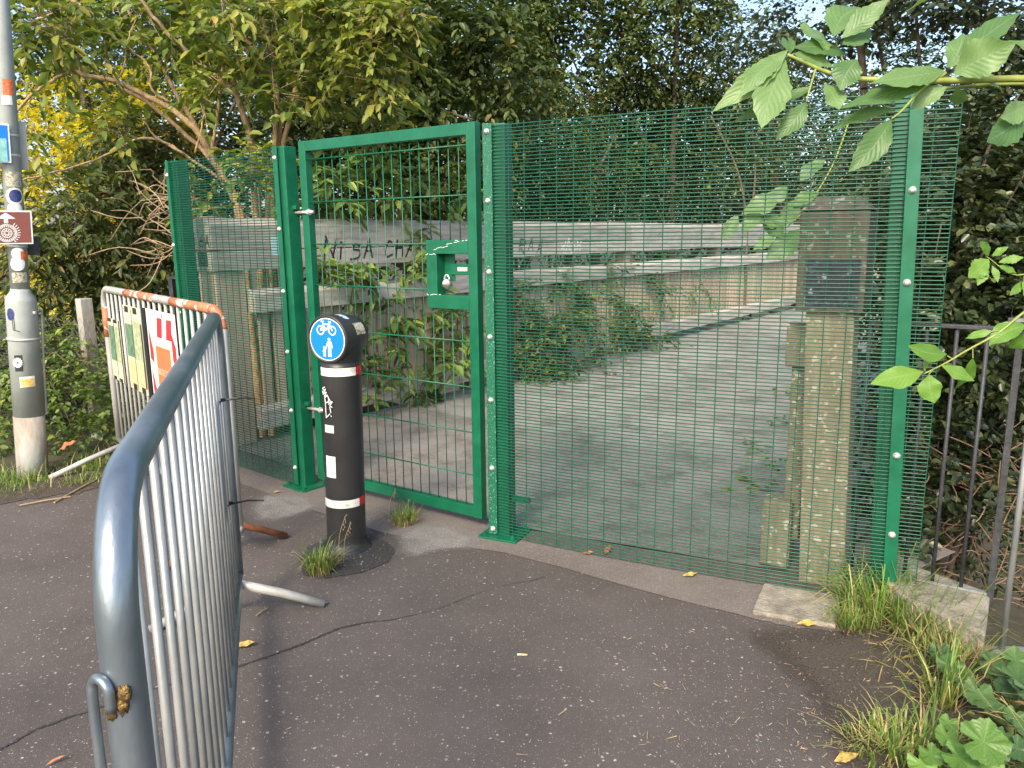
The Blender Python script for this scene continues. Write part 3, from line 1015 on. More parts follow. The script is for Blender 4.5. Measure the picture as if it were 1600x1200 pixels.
# right panel
u3 = (RP - MP).normalized()
n3 = Vector((u3.y, -u3.x, 0))
if n3.y > 0:
    n3 = -n3
fr_ = thing('mesh_fence_panel', MP, 'wide green welded mesh fence panel in front of the bridge deck', 'fence', 'green mesh fence panels')
fence_post(fr_, MP, u3, n3, FH)
leanR = Vector((-0.028, 0.0, 1)).normalized()
MB().obox(RP - n3 * 0.0 - u3 * 0.03 + leanR * 1.1, u3, n3, leanR, 0.04, 0.04, 1.1).build('post', 'green', fr_, bevel=0.005)
mesh_panel(fr_, MP - u3 * 0.02 + n3 * 0.052, RP + u3 * 0.115 + n3 * 0.052, n3, 0.05, 0.02, FH - 0.005, 0.088, 0.0172)
clamp(fr_, MP - u3 * 0.045 + n3 * 0.062, u3, n3, 0.02, FH, (0.05, .40, .78, 1.12, 1.46, 1.82, 2.16), w=0.026, speck=True)
clamp(fr_, RP + n3 * 0.070 + u3 * 0.012, u3, n3, 0.02, FH - 0.01, (.34, .70, 1.07, 1.44, 1.81), leanR, w=0.026)
MB().obox(MP + u3 * 0.10 + n3 * 0.0 + ZP * 0.22, u3, n3, ZP, 0.05, 0.012, 0.014).build('gate_stop', 'green', fr_)

# gate
GL, GR = Vector((-1.285, 4.93, 0)), Vector((-0.165, 4.155, 0))
ug = (GR - GL).normalized()
ng = Vector((ug.y, -ug.x, 0))
GW = (GR - GL).length
GZ0, GZ1 = 0.065, 2.225
gt = thing('mesh_gate', GL, 'green steel bar gate with padlocked lock box, shut across the bridge', 'gate')


def gbox(name, x0, x1, z0, z1, d0=-0.025, d1=0.025, mat='green', bev=0.003, parent=None):
    return MB().obox(GL + ug * ((x0 + x1) / 2) + ng * ((d0 + d1) / 2) + ZP * ((z0 + z1) / 2), ug, ng, ZP, (x1 - x0) / 2, (d1 - d0) / 2, (z1 - z0) / 2).build(name, mat, parent or gt, bevel=bev)


gbox('hinge_stile', 0, 0.06, GZ0, GZ1)
gbox('lock_stile', GW - 0.06, GW, GZ0, GZ1)
gbox('top_rail', 0.0605, GW - 0.0605, GZ1 - 0.062, GZ1 - 0.001, -0.024, 0.024)
gbox('bottom_rail', 0.0605, GW - 0.0605, GZ0 + 0.001, GZ0 + 0.062, -0.024, 0.024)
LX0, LX1, LZ0, LZ1 = GW - 0.355, GW - 0.061, 1.25, 1.625
gbox('lock_box_bar', LX0, LX1, LZ1 - 0.075, LZ1, -0.05, 0.026)
gbox('lock_box_bar', LX0, LX1, LZ0, LZ0 + 0.075, -0.05, 0.026)
gbox('lock_box_bar', LX0 + 0.001, LX0 + 0.075, LZ0 + 0.0755, LZ1 - 0.0755, -0.049, 0.0255)
gbox('bolt_plate', LX0 + 0.076, LX0 + 0.15, LZ0 + 0.15, LZ1 - 0.076, -0.048, -0.040)
gbox('slide_bolt', LX0 + 0.13, LX1 + 0.02, LZ0 + 0.185, LZ0 + 0.245, -0.040, -0.028)
MB().obox(GL + ug * (LX0 + 0.215) + ng * -0.026 + ZP * (LZ0 + 0.216), ug, ng, ZP, 0.035, 0.003, 0.012).build('bolt_slot', 'zinc', gt, bevel=0.004)
for z, x0 in ((0.33, 0), (1.87, 0)):
    pass
nwx = 17
for k in range(nwx):
    x = 0.06 + (GW - 0.12) * (k + 1) / (nwx + 1)
    segs = [(GZ0 + 0.06, GZ1 - 0.06)]
    if x > LX0 - 0.005:
        segs = [(GZ0 + 0.06, LZ0 + 0.002), (LZ1 - 0.002, GZ1 - 0.06)]
    for z0, z1 in segs:
        MB().tube([GL + ug * x + ZP * z0, GL + ug * x + ZP * z1], 0.0031, 6).build('wire', 'green', gt, smooth=True)
for z in (0.31, 0.56, 0.82, 1.075, 1.352, 1.605, 1.86, 2.115):
    x1 = GW - 0.06
    if LZ0 < z < LZ1:
        x1 = LX0 + 0.002
    for d in (0.0065,):
        MB().tube([GL + ug * 0.05 + ng * d + ZP * z, GL + ug * x1 + ng * d + ZP * z], 0.0044, 6).build('cross_wire', 'green', gt, smooth=True)
for z in (0.545, 1.80):
    h = MB().tube([GL - ug * 0.05 + ng * 0.03 + ZP * z, GL + ug * 0.11 + ng * 0.03 + ZP * z], 0.010, 10).build('hinge_bolt', 'zinc', gt, smooth=True)
    MB().lathe(GL + ug * 0.072 + ng * 0.03 + ZP * z, [(0.019, -0.009), (0.019, 0.009)], 6, ug).build('nut', 'zinc', h)
    MB().obox(GL - ug * 0.045 + ng * 0.035 + ZP * (z + 0.03), ug, ng, ZP, 0.022, 0.018, 0.013).build('hinge_eye', 'green', gt, bevel=0.004)
# weld scratches round the lock box
for zz, a0, a1 in ((LZ1 - 0.076, 0, .07), (LZ0 + .076, 0.0, .10), (LZ1 - .05, .06, .16), (LZ1 - .025, .14, .24), (LZ1 - .004, .2, .294)):
    o_ = GL + ug * LX0 + ng * 0.027 + ZP * zz
    ln = [(a0 + (a1 - a0) * q / 8, random.uniform(-.004, .004) + (0.02 * q / 8 if .03 < a0 < .19 else 0)) for q in range(9)]
    strokes('weld_scratch', gt, (o_, ug, ZP, ng), [ln[i:i + 2] for i in range(0, 8) if random.random() < .75], 0.0035, 'chip')
pdk = thing('padlock', GL + ug * (LX0 + 0.115) - ng * 0.02 + ZP * (LZ0 + 0.08), 'shiny round steel padlock hanging in the gate lock box', 'padlock')
pc = GL + ug * (LX0 + 0.115) + ng * -0.012 + ZP * (LZ0 + 0.135)
pax = (ng + ug * 0.8).normalized()
MB().lathe(pc, [(0.006, -0.013), (0.024, -0.012), (0.029, -0.006), (0.029, 0.006), (0.024, 0.012), (0.006, 0.013)], 20, pax).build('body', surf('polished_steel', [(0.3, (.35, .34, .31)), (.7, (.6, .59, .55))], 60, 0.28, 0.9), pdk, smooth=True)
MB().tube([pc + ZP * 0.02 + ug * (0.018 * math.cos(t)) + ZP * (0.03 * math.sin(t)) for t in np.linspace(0, math.pi, 9)], 0.005, 8).build('shackle', 'zinc', pdk, smooth=True)

# ------------------------------------------------------------------ bollard
bb = gp(536, 866)
bb = Vector((bb.x, bb.y + 0.10, 0))
bo = thing('bollard', bb, 'black plastic path bollard with round blue sign and white bands', 'bollard')
blean = Vector((0.022, 0.0, 1)).normalized()
BR = 0.103
fa = Vector((-0.23, -1, 0)).normalized()         # sign facing
fa = Vector((-0.42, -0.9, 0)).normalized()
fs_ = Vector((-fa.y, fa.x, 0)) * 1.0
if fs_.x < 0:
    fs_ = -fs_
MB().lathe(bb, [(0.135, 0), (0.132, 0.012), (BR + 0.004, 0.02), (BR, 0.06), (BR, 0.5), (BR * .985, 0.98), (BR * 1.02, 1.02)], 40, blean).build('shaft', 'bollard', bo, smooth=True)
# head: drum lying on its side, flaring out of the shaft
hc = bb + blean * 1.145
head = MB()
n = 32
rings = []
for d, rr in ((-0.118, .01), (-0.118, .075), (-0.105, .100), (-0.05, .112), (0.03, .117), (0.085, .123), (0.106, .123), (0.111, .119), (0.111, 0.112), (0.105, .110), (0.105, 0.01)):
    rings.append((rr, d))
head.lathe(hc, rings, n, fa)
head.build('head', 'bollard', bo, smooth=True)
nk = MB()
k0 = 0
prof = [(0.985, BR * 1.0, BR * 1.0), (1.02, BR * 1.0, BR * 1.02), (1.07, BR * 1.02, BR * 1.10), (1.11, BR * 1.04, BR * 1.12), (1.145, BR * 1.04, BR * 1.12)]
for (h, rf, rs) in prof:
    for j in range(n):
        an = 2 * math.pi * j / n
        nk.v.append(tuple(bb + blean * h + fa * math.cos(an) * rf + fs_ * math.sin(an) * rs))
for i in range(len(prof) - 1):
    for j in range(n):
        nk.f.append((i * n + j, i * n + (j + 1) % n, (i + 1) * n + (j + 1) % n, (i + 1) * n + j))
nk.build('neck', 'bollard', bo, smooth=True)


def band_arc(z0, z1, a0, a1, mat, name, rr=BR, parent=None, seg=14, th=0.0025):
    """curved strip on the shaft between angles (deg) measured from the direction of the camera, + to the right"""
    toc = (Vector((0, 0, 0)) - Vector((bb.x, bb.y, 0))).normalized()
    side = Vector((-toc.y, toc.x, 0))
    mb_ = MB()
    q = []
    for k in range(seg + 1):
        an = math.radians(a0 + (a1 - a0) * k / seg)
        d = toc * math.cos(an) + side * math.sin(an)
        for z, r_ in ((z0, rr + .0003), (z0, rr + th), (z1, rr + th), (z1, rr + .0003)):
            q.append(bb + blean * z + d * r_)
    fsx = []
    for k in range(seg):
        for j in range(4):
            fsx.append((k * 4 + j, k * 4 + (j + 1) % 4, (k + 1) * 4 + (j + 1) % 4, (k + 1) * 4 + j))
    mb_.add(q, fsx + [(3, 2, 1, 0), tuple(seg * 4 + j for j in range(4))])
    return mb_.build(name, mat, parent or bo)


for z in (0.955, 0.255):
    band_arc(z, z + 0.042, -80, 42, 'reflect', 'white_band')
    band_arc(z + 0.001, z + 0.045, 47, 68, 'red', 'red_reflector')
# sign disc and pictograms
sgo = hc + fa * 0.1055
sgn = MB().lathe(sgo, [(0.108, 0.0), (0.108, 0.002)], 40, fa).build('sign_face', 'white', bo)
MB().lathe(sgo, [(0.103, 0.0021), (0.103, 0.0032)], 40, fa).build('sign_blue', 'blue', sgn)
so = sgo + fa * 0.0034


def ring2(cx, cy, r, n=18):
    return [(cx + r * math.cos(2 * math.pi * k / n), cy + r * math.sin(2 * math.pi * k / n)) for k in range(n + 1)]


sup = (ZP - fa * ZP.dot(fa)).normalized()
bike = [ring2(-.036, .036, .021), ring2(.036, .036, .021)]
bl = []
for rg in bike:
    bl += [rg[i:i + 2] for i in range(len(rg) - 1)]
bl += [[(-.036, .036), (-.018, .066)], [(-.018, .066), (.020, .066)], [(.020, .066), (.036, .036)], [(-.020, .062), (.000, .038)], [(.000, .038), (.020, .064)], [(.000, .038), (-.036, .036)],
       [(-.018, .066), (-.022, .080)], [(-.030, .080), (-.014, .080)], [(.020, .066), (.026, .078)], [(.016, .080), (.030, .078)]]
strokes('bicycle_symbol', sgn, (so + sup * 0.010, fs_, sup, fa), bl, 0.0072, 'white')
mbp = MB()
adult = [(.004, -.088), (.012, -.088), (.013, -.052), (.016, -.088), (.024, -.088), (.024, -.045), (.027, -.020), (.031, -.040), (.034, -.039), (.029, -.006), (.022, 0), (.006, 0), (.000, -.008), (-.010, -.036), (-.007, -.039), (.005, -.022), (.005, -.045)]
child = [(-.026, -.088), (-.020, -.088), (-.019, -.068), (-.017, -.088), (-.011, -.088), (-.011, -.062), (-.009, -.048), (-.006, -.040), (-.010, -.036), (-.015, -.045), (-.024, -.045), (-.030, -.060), (-.027, -.062), (-.024, -.056), (-.025, -.066)]
for pg in (adult, child, ring2(.014, .010, .0085)[:-1], ring2(-.018, -.037, .0068)[:-1]):
    k0 = len(mbp.v)
    mbp.v += [tuple(so + fs_ * x + sup * (y * .9 - .008) + fa * 0.0015) for x, y in pg]
    mbp.f.append(tuple(range(k0, k0 + len(pg))))
mbp.build('walkers_symbol', 'white', sgn)


def stick_on_head(ang, d0, d1, w0, mat, rr=0.1165):
    """curved sticker on the drum; ang from vertical (deg) toward the right"""
    mb_ = MB()
    q = []
    for k in range(9):
        an = math.radians(ang + (k / 8 - .5) * w0)
        d = sup * math.cos(an) + fs_ * math.sin(an)
        j = random.uniform(-.004, .004)
        for dd, r_ in ((d0 + j, rr - (0.05 - d0) * .06), (d1 + j, rr - (0.05 - d1) * .06)):
            q.append(hc + fa * dd + d * (r_ + .002))
    mb_.add(q, [(2 * k, 2 * k + 1, 2 * k + 3, 2 * k + 2) for k in range(8)])
    return mb_.build('sticker', mat, bo, smooth=True)


stick_on_head(14, 0.0, 0.06, 40, 'stickblue')
stick_on_head(66, -0.065, 0.015, 32, 'stickgrey')
toc_ = (Vector((0, 0, 0)) - Vector((bb.x, bb.y, 0))).normalized()
band_arc(0.66, 0.70, -62, -28, 'white', 'sticker', seg=6, th=0.0012)
band_arc(0.42, 0.535, -62, -26, 'white', 'sticker', seg=6, th=0.0012)
sd_ = Vector((-toc_.y, toc_.x, 0))
gd = (toc_ * math.cos(math.radians(-42)) + sd_ * math.sin(math.radians(-42)))
gs = Vector((-gd.y, gd.x, 0))
if gs.x < 0:
    gs = -gs
tagl = [[(-.018, .10), (-.03, .092), (-.022, .082), (-.012, .09), (-.026, .070), (-.034, .076)], [(-.03, .062), (-.008, .074), (-.02, .05), (0, .058)],
        [(-.02, .04), (-.002, .06), (.006, .03), (-.014, .02), (-.018, .036)], [(.002, .05), (.016, .03), (.006, .012)], [(.006, .02), (.03, .028), (.014, .006), (.028, .0)],
        [(.012, -.002), (.02, -.03)], [(-.016, .016), (-.014, -.06)], [(-.014, -.06), (.012, -.036)], [(.018, -.046), (.021, -.05)]]
strokes('marker_tag', bo, (bb + blean * 0.80 + gd * (BR + 0.0065), gs, blean, gd), tagl, 0.0048, 'white', 'white marker scribble')


# ------------------------------------------------------------------ crowd barriers
def barrier(name, A, B, H, rad, label, mat_top, mat_bar, mat_bottom, nbars, rbend, feet, barr=0.0082, group='galvanised crowd barriers'):
    """A, B ground points of the two end legs"""
    root = thing(name, A, label, 'barrier', group)
    u = (B - A).normalized()
    L = (B - A).length

    def P(x, z):
        return A + u * x + ZP * z
    zb = 0.17
    path = [P(0, zb)]
    path += [P(0, H - rbend - 0.4), P(0, H - rbend)]
    for k in range(1, 9):
        t = math.pi / 2 * k / 8
        path.append(P(rbend * (1 - math.cos(t)), H - rbend + rbend * math.sin(t)))
    for k in range(1, 6):
        path.append(P(rbend + (L - 2 * rbend) * k / 6, H))
    for k in range(0, 9):
        t = math.pi / 2 * k / 8
        path.append(P(L - rbend + rbend * math.sin(t), H - rbend + rbend * math.cos(t)))
    path += [P(L, H - rbend - 0.4), P(L, zb)]
    MB().tube(path, rad, 20).build('frame_tube', mat_top, root, smooth=True)
    MB().tube([P(-rad, zb), P(L + rad, zb)], rad * 0.86, 16).build('bottom_rail', mat_bottom, root, smooth=True)
    for k in range(nbars):
        x = L * (k + 1) / (nbars + 1)
        dz = 0
        if x < rbend:
            dz = rbend - math.sqrt(max(0, rbend ** 2 - (rbend - x) ** 2))
        if x > L - rbend:
            q = x - (L - rbend)
            dz = rbend - math.sqrt(max(0, rbend ** 2 - q ** 2))
        MB().tube([P(x, zb + 0.004), P(x, H - dz)], barr, 10).build('bar', mat_bar, root, smooth=True)
    nrm = Vector((u.y, -u.x, 0))
    for x, sgnl, mt, ln in feet:
        c = P(x, zb - 0.005)
        e = P(x, 0.012) + nrm * sgnl * ln
        MB().tube([c, c.lerp(e, .5) + ZP * 0.006, e], rad * 0.78, 14).build('foot', mt, root, smooth=True)
    return root, P, u, nrm


NA, NB = Vector((-0.492, 0.880, 0)), Vector((-1.235, 3.21, 0))
nb, NP_, nu, nn_ = barrier('crowd_barrier', NA, NB, 1.335, 0.0255, 'galvanised steel crowd barrier with bare blue-grey top tube and black cable ties', 'galv_dark', 'galv', 'galv_dark', 17, 0.17,
                           [(2.36, -1, 'galv', 0.36), (2.36, 1, 'galv_pale', 0.36), (0.45, -1, 'galv', 0.36), (0.45, 1, 'galv', 0.36)])
# hooked rod brazed to the near leg
hk = [NP_(-0.012, 0.70) + nn_ * -0.002, NP_(-0.014, 0.95) + nn_ * 0.0, NP_(-0.018, 1.10), NP_(-0.026, 1.125), NP_(-0.038, 1.13), NP_(-0.044, 1.115), NP_(-0.040, 1.085)]
lf = Vector((-0.86, -0.5, 0)).normalized()
hkp = [NP_(0, 0.62) + lf * 0.035, NP_(0, 0.95) + lf * 0.037, NP_(0, 1.085) + lf * 0.037, NP_(0, 1.112) + lf * 0.034, NP_(0, 1.122) + lf * 0.028 + Vector((0.008, -.012, 0)), NP_(0, 1.112) + Vector((-0.004, -.032, 0)), NP_(0, 1.082) + Vector((-0.003, -.031, 0))]
hook = MB().tube(spline(hkp, 4), 0.0065, 10).build('hook_rod', 'galv_dark', nb, smooth=True)
wl = MB()
for dx, dz, rx_, rz_ in ((0.006, 0.002, .009, .020), (-0.007, -.012, .008, .014), (0.012, .012, .007, .011)):
    c_ = NP_(0, 1.088 + dz) + Vector((dx, -.0225, 0))
    nl, na = 10, 12
    k0 = len(wl.v)
    for a in range(nl + 1):
        th = math.pi * a / nl
        for b in range(na):
            ph = 2 * math.pi * b / na
            d_ = Vector((math.sin(th) * math.cos(ph), math.sin(th) * math.sin(ph), math.cos(th)))
            q_ = 1 + .35 * noise.noise(d_ * 2.2 + Vector((dx * 900, 0, 0)))
            wl.v.append(tuple(c_ + Vector((d_.x * rx_, d_.y * .007, d_.z * rz_)) * q_))
    for a in range(nl):
        for b in range(na):
            wl.f.append((k0 + a * na + b, k0 + a * na + (b + 1) % na, k0 + (a + 1) * na + (b + 1) % na, k0 + (a + 1) * na + b))
wl.build('weld_bead', 'brass', hook, smooth=True)

FA, FB = Vector((-2.94, 5.57, 0)), Vector((-1.42, 3.76, 0))
fb, FP_, fu, fn_ = barrier('crowd_barrier', FA, FB, 1.30, 0.024, 'galvanised crowd barrier with flaking orange paint and posters tied to it', 'galv_pale', 'galv_pale', 'galv', 20, 0.12,
                           [(0.12, -1, 'galv_pale', 0.40), (0.12, 1, 'galv_pale', 0.50), (2.24, -1, 'rust', 0.30), (2.24, 1, 'rust', 0.36)], 0.0095)
for x0, x1 in ((0.62, 1.28), (1.60, 2.23)):
    MB().tube([FP_(x0 + (x1 - x0) * k / 4, 1.30) for k in range(5)], 0.0247, 20).build('paint_band', 'orange', fb, smooth=True)
bend = []
for k in range(0, 8):
    t = math.pi / 2 * k / 8
    bend.append(FP_((FB - FA).length - .12 + .12 * math.sin(t), 1.30 - .12 + .12 * math.cos(t)))
MB().tube(bend, 0.0247, 20).build('paint_band', 'orange', fb, smooth=True)
MB().tube([FP_(0, 1.30 - .13), FP_(0, .95)], 0.0247, 16).build('paint_band', 'orange', fb, smooth=True)

# posters tied to the far barrier (camera side)
pn = fn_ if fn_.y < 0 else -fn_
pn = pn if pn.dot(Vector((0, -1, 0))) > 0 else -pn


def poster(name, x0, x1, z0, z1, label, cat, mat, th=0.004, off=0.014, tilt=0.0):
    root = thing(name, FP_((x0 + x1) / 2, z0) + pn * off, label, cat)
    q = MB().obox(FP_((x0 + x1) / 2, (z0 + z1) / 2) + pn * off, fu, pn, ZP, (x1 - x0) / 2, th / 2, (z1 - z0) / 2)
    q.build('board', mat, root)
    return root


def patch(root, x0, x1, z0, z1, mat, name='print', off=0.0165, layer=0):
    o = FP_(x0, z0) + pn * (off + layer * 0.0006)
    ex = fu
    return MB().add([o, o + ex * (x1 - x0), o + ex * (x1 - x0) + ZP * (z1 - z0), o + ZP * (z1 - z0)], [(0, 1, 2, 3)]).build(name, mat, root)


p1 = poster('map_poster', 0.10, 0.42, 0.66, 1.10, 'smaller taped map poster on barrier beside the leg', 'poster', 'paper')
patch(p1, .11, .25, .80, 1.05, 'mapdark'); patch(p1, .27, .41, .80, 1.05, 'mapgreen')
patch(p1, .255, .265, .66, 1.10, 'black', 'fold', layer=1)
for a_, b2 in ((.10, .2), (.26, .36)):
    patch(p1, a_, b2, 1.075, 1.1, 'black', 'clip', layer=1); patch(p1, a_ + .02, b2, .66, .685, 'black', 'clip', layer=1)
patch(p1, .395, .42, .66, 1.10, 'black', 'backing_edge', layer=1)
p2 = poster('map_poster', 0.56, 0.97, 0.66, 1.22, 'larger taped map poster between the small map and the red sign', 'poster', 'paper')
patch(p2, .575, .745, .88, 1.10, 'mapdark'); patch(p2, .765, .93, .87, 1.13, 'mapgreen')
patch(p2, .575, .76, .67, .86, 'tan', layer=0); patch(p2, .775, .95, .67, .86, 'tan', layer=0)
patch(p2, .75, .76, .66, 1.2, 'black', 'fold', layer=1)
for a_ in (.60, .80):
    patch(p2, a_, a_ + .09, 1.175, 1.215, 'black', 'clip', layer=1); patch(p2, a_ + .04, a_ + .13, .66, .70, 'black', 'clip', layer=1)
patch(p2, .94, .97, .70, 1.12, 'black', 'backing_edge', layer=1)
bk = MB().obox(FP_(1.04, .93) + pn * 0.0145, fu, pn, ZP, .035, .003, .30).build('cable_cover_strip', 'plastic')
tag(bk, 'black plastic strip hanging between the map and the red sign', 'strip')
p3 = poster('closure_sign', 1.10, 1.66, 0.62, 1.23, 'white and red bridge closed sign hung on the far barrier', 'sign', 'white')


def quad(root, pts, mat, name, layer=0):
    return MB().add([FP_(x, z) + pn * (0.0165 + layer * 0.0006) for x, z in pts], [tuple(range(len(pts)))]).build(name, mat, root)


for a_ in (.19, .37):
    quad(p3, [(1.10 + a_, 1.07), (1.10 + a_ + .10, 1.07), (1.10 + a_ + .13, 1.19), (1.10 + a_ + .03, 1.19)], 'signred', 'red_stripe')
for z in (.98, .72):
    quad(p3, [(1.12, z - .06), (1.19, z - .08), (1.19, z), (1.12, z + .15)], 'signred', 'red_stripe')
    quad(p3, [(1.57, z - .02), (1.64, z - .10), (1.64, z + .06), (1.57, z + .15)], 'signred', 'red_stripe')
quad(p3, [(1.22, .70), (1.55, .70), (1.55, 1.05), (1.22, 1.05)], 'signcream', 'panel_border', 0)
quad(p3, [(1.245, .725), (1.525, .725), (1.525, 1.015), (1.245, 1.015)], 'signorange', 'panel', 1)
MB().lathe(FP_(1.42, 1.205) + pn * 0.0163, [(0.009, 0), (0.009, 0.0012)], 12, pn).build('hole', 'black', p3)


def text_obj(txt, root, o, ex, ey, size, mat, width=None, name='lettering'):
    cu = bpy.data.curves.new('t', 'FONT')
    cu.body = txt
    cu.size = 1.0
    cu.align_x = 'CENTER'
    cu.align_y = 'CENTER'
    tmp = bpy.data.objects.new('t', cu)
    col.objects.link(tmp)
    dg = bpy.context.evaluated_depsgraph_get()
    me = bpy.data.meshes.new_from_object(tmp.evaluated_get(dg))
    bpy.data.objects.remove(tmp)
    co = [v.co.copy() for v in me.vertices]
    wd = max(v.x for v in co) - min(v.x for v in co)
    sx = size if width is None else width / wd
    fs2 = [tuple(p.vertices) for p in me.polygons]
    vs2 = [Vector(o) + Vector(ex) * v.x * sx + Vector(ey) * v.y * size for v in co]
    bpy.data.meshes.remove(me)
    return MB().add(vs2, fs2).build(name, mat, root)


text_obj('BRIDGE CLOSED', p3, FP_(1.385, .86) + pn * 0.0182, fu, ZP, 0.055, 'signcream', 0.25)


# cable ties on the near barrier's far bars
def tie(z, x, label):
    c = NP_(x, z)
    nm = -nn_ if nn_.x < 0 else nn_
    nm = Vector((0.95, 0.31, 0))
    q = MB()
    q.tube([c + nu * 0.022 * math.cos(t) + Vector((nn_.x, nn_.y, 0)) * 0.016 * math.sin(t) for t in np.linspace(0, 2 * math.pi, 13)], 0.003, 6)
    q.obox(c + nm * 0.016 + ZP * .003, nm, nm.cross(ZP), ZP, 0.008, 0.006, 0.006)
    q.tube([c + nm * 0.02, c + nm * 0.08 + ZP * .006, c + nm * 0.14 - ZP * .002], [0.0042, .0042, .0025], 6)
    tag(q.build('cable_tie', 'plastic'), label, 'cable tie', 'cable ties')


tie(1.02, 2.18, 'upper black nylon cable tie sticking out of the near barrier bars')
tie(0.60, 2.16, 'lower black nylon cable tie sticking out of the near barrier bars')
pan = MB().obox(NP_(2.03, .83) + Vector((0.0, 0.0, 0)), nu, nn_, ZP, 0.105, 0.003, 0.235)
pan.v = [tuple(Vector(v) - Vector((nn_.x, nn_.y, 0)) * (0.014 if nn_.x > 0 else -0.014)) for v in pan.v]
tag(pan.build('notice_board', 'iron'), 'dark back of a small notice tied behind the near barrier bars', 'board')

# ------------------------------------------------------------------ lamp column with signs
lb = gp(40, 738)
lb = Vector((lb.x, lb.y + 0.08, terrain(lb.x, lb.y)))
lp = thing('lamp_column', lb, 'grey stickered lamp column with brown route sign standing in the verge', 'lamp post')
ll = Vector((0.062, 0.0, 1)).normalized()


def lpos(z):
    return lb + ll * z


MB().lathe(lb, [(0.102, -0.1), (0.100, 0.46)], 28, ll).build('scuffed_base', 'lampbase', lp, smooth=True)
MB().lathe(lb, [(0.0985, 0.46), (0.0975, 1.28), (0.092, 1.31), (0.064, 1.35), (0.060, 1.37)], 28, ll).build('lower_shaft', 'lamp', lp, smooth=True)
MB().lathe(lb, [(0.059, 1.37), (0.055, 3.0), (0.045, 6.0)], 20, ll).build('upper_shaft', 'lamp', lp, smooth=True)
toL = (Vector((0, 0, 0)) - Vector((lb.x, lb.y, 0))).normalized()
sdL = Vector((-toL.y, toL.x, 0))
for z in (1.02, 1.665, 1.72):
    MB().lathe(lpos(z), [(0.104 if z < 1.3 else .064, -0.008), (0.104 if z < 1.3 else .064, 0.008)], 24, ll).build('steel_band', 'zinc', lp, smooth=True)
MB().tube(spline([lpos(1.19) + sdL * .10 + toL * .03, lpos(1.165) + sdL * .118 + toL * .01, lpos(.9) + sdL * .112, lpos(.5) + sdL * .108, lpos(.46) + sdL * .112 + toL * .02], 4), 0.009, 8).build('cable', 'galv_pale', lp, smooth=True)
MB().lathe(lpos(1.20) + sdL * .07 + toL * .07, [(0.014, 0), (0.014, .014), (.006, .018)], 10, (toL + sdL).normalized()).build('door_lock', 'zinc', lp, smooth=True)


def lsign(zc, xc, wdt, hgt, mat, name, off=0.075, border=None):
    o = lpos(zc) + sdL * xc + toL * off
    b = MB().obox(o, sdL, toL, ll, wdt / 2, 0.002, hgt / 2).build(name, border or mat, lp, bevel=0.001)
    if border:
        MB().obox(o + toL * 0.0030, sdL, toL, ll, wdt / 2 - .010, 0.0008, hgt / 2 - .010).build('face', mat, b)
    return b, o


sb, so1 = lsign(1.79, -0.055, 0.30, 0.225, 'brown', 'route_sign', 0.078, 'white')
aw = [(-.012, -.03), (-.012, 0), (-.055, 0), (0, .04), (.055, 0), (.012, 0), (.012, -.03)]
o2 = so1 + ll * 0.058 + sdL * -0.0 + toL * 0.0046
MB().add([o2 + sdL * x + ll * y for x, y in aw], [tuple(range(7))]).build('arrow_symbol', 'white', sb)
wc = so1 + ll * -0.038 + sdL * -0.0 + toL * 0.0046
wls = []
for r_ in (.058, .050, .030, .010):
    rg = ring2(0, 0, r_, 24)
    wls += [rg[i:i + 2] for i in range(24)]
strokes('wheel_symbol', sb, (wc, sdL, ll, toL), wls + [[(.010 * math.cos(t), .010 * math.sin(t)), (.030 * math.cos(t), .030 * math.sin(t))] for t in np.linspace(0, 2 * math.pi, 13)[:-1]]
        + [[(.064 * math.cos(t), .064 * math.sin(t)), (.078 * math.cos(t), .078 * math.sin(t) + .004)] for t in np.linspace(-.9, .9, 9)]
        + [[(.052 * math.cos(t), .052 * math.sin(t)), (.040 * math.cos(t), .040 * math.sin(t))] for t in np.linspace(0, 2 * math.pi, 25)[:-1]], 0.0045, 'white')
sb2, so2 = lsign(2.34, -0.15, 0.30, 0.25, 'blue', 'cycle_route_sign', 0.078, 'white')
MB().obox(so2 + toL * 0.0046 - ll * .045, sdL, toL, ll, .13, .0006, .075).build('map_panel', 'teal', sb2)
sb3, so3 = lsign(1.665, 0.05, 0.17, 0.13, 'iron', 'sign_back', -0.075)
MB().obox(lpos(2.34) + sdL * .075 - toL * .04, sdL, toL, ll, .025, .012, .16).build('sign_channel', 'galv_pale', lp)
for z in (2.27, 2.40):
    MB().lathe(lpos(z), [(0.060, -0.008), (0.060, 0.008)], 20, ll).build('steel_band', 'zinc', lp, smooth=True)


def lstick(z, h, a, wdeg, mat, rr, name='sticker', th=0.002, round_=False):
    q = []
    mb_ = MB()
    ns = 10
    for k in range(ns + 1):
        t = k / ns
        an = math.radians(a + (t - .5) * wdeg)
        d = sdL * math.sin(an) + toL * math.cos(an)
        hh = h / 2 * (math.sqrt(max(0.0, 1 - (2 * t - 1) ** 2)) if round_ else 1)
        q += [lpos(z - hh) + d * (rr + th), lpos(z + hh) + d * (rr + th)]
    mb_.add(q, [(2 * k, 2 * k + 2, 2 * k + 3, 2 * k + 1) for k in range(ns)])
    return mb_.build(name, mat, lp, smooth=True)


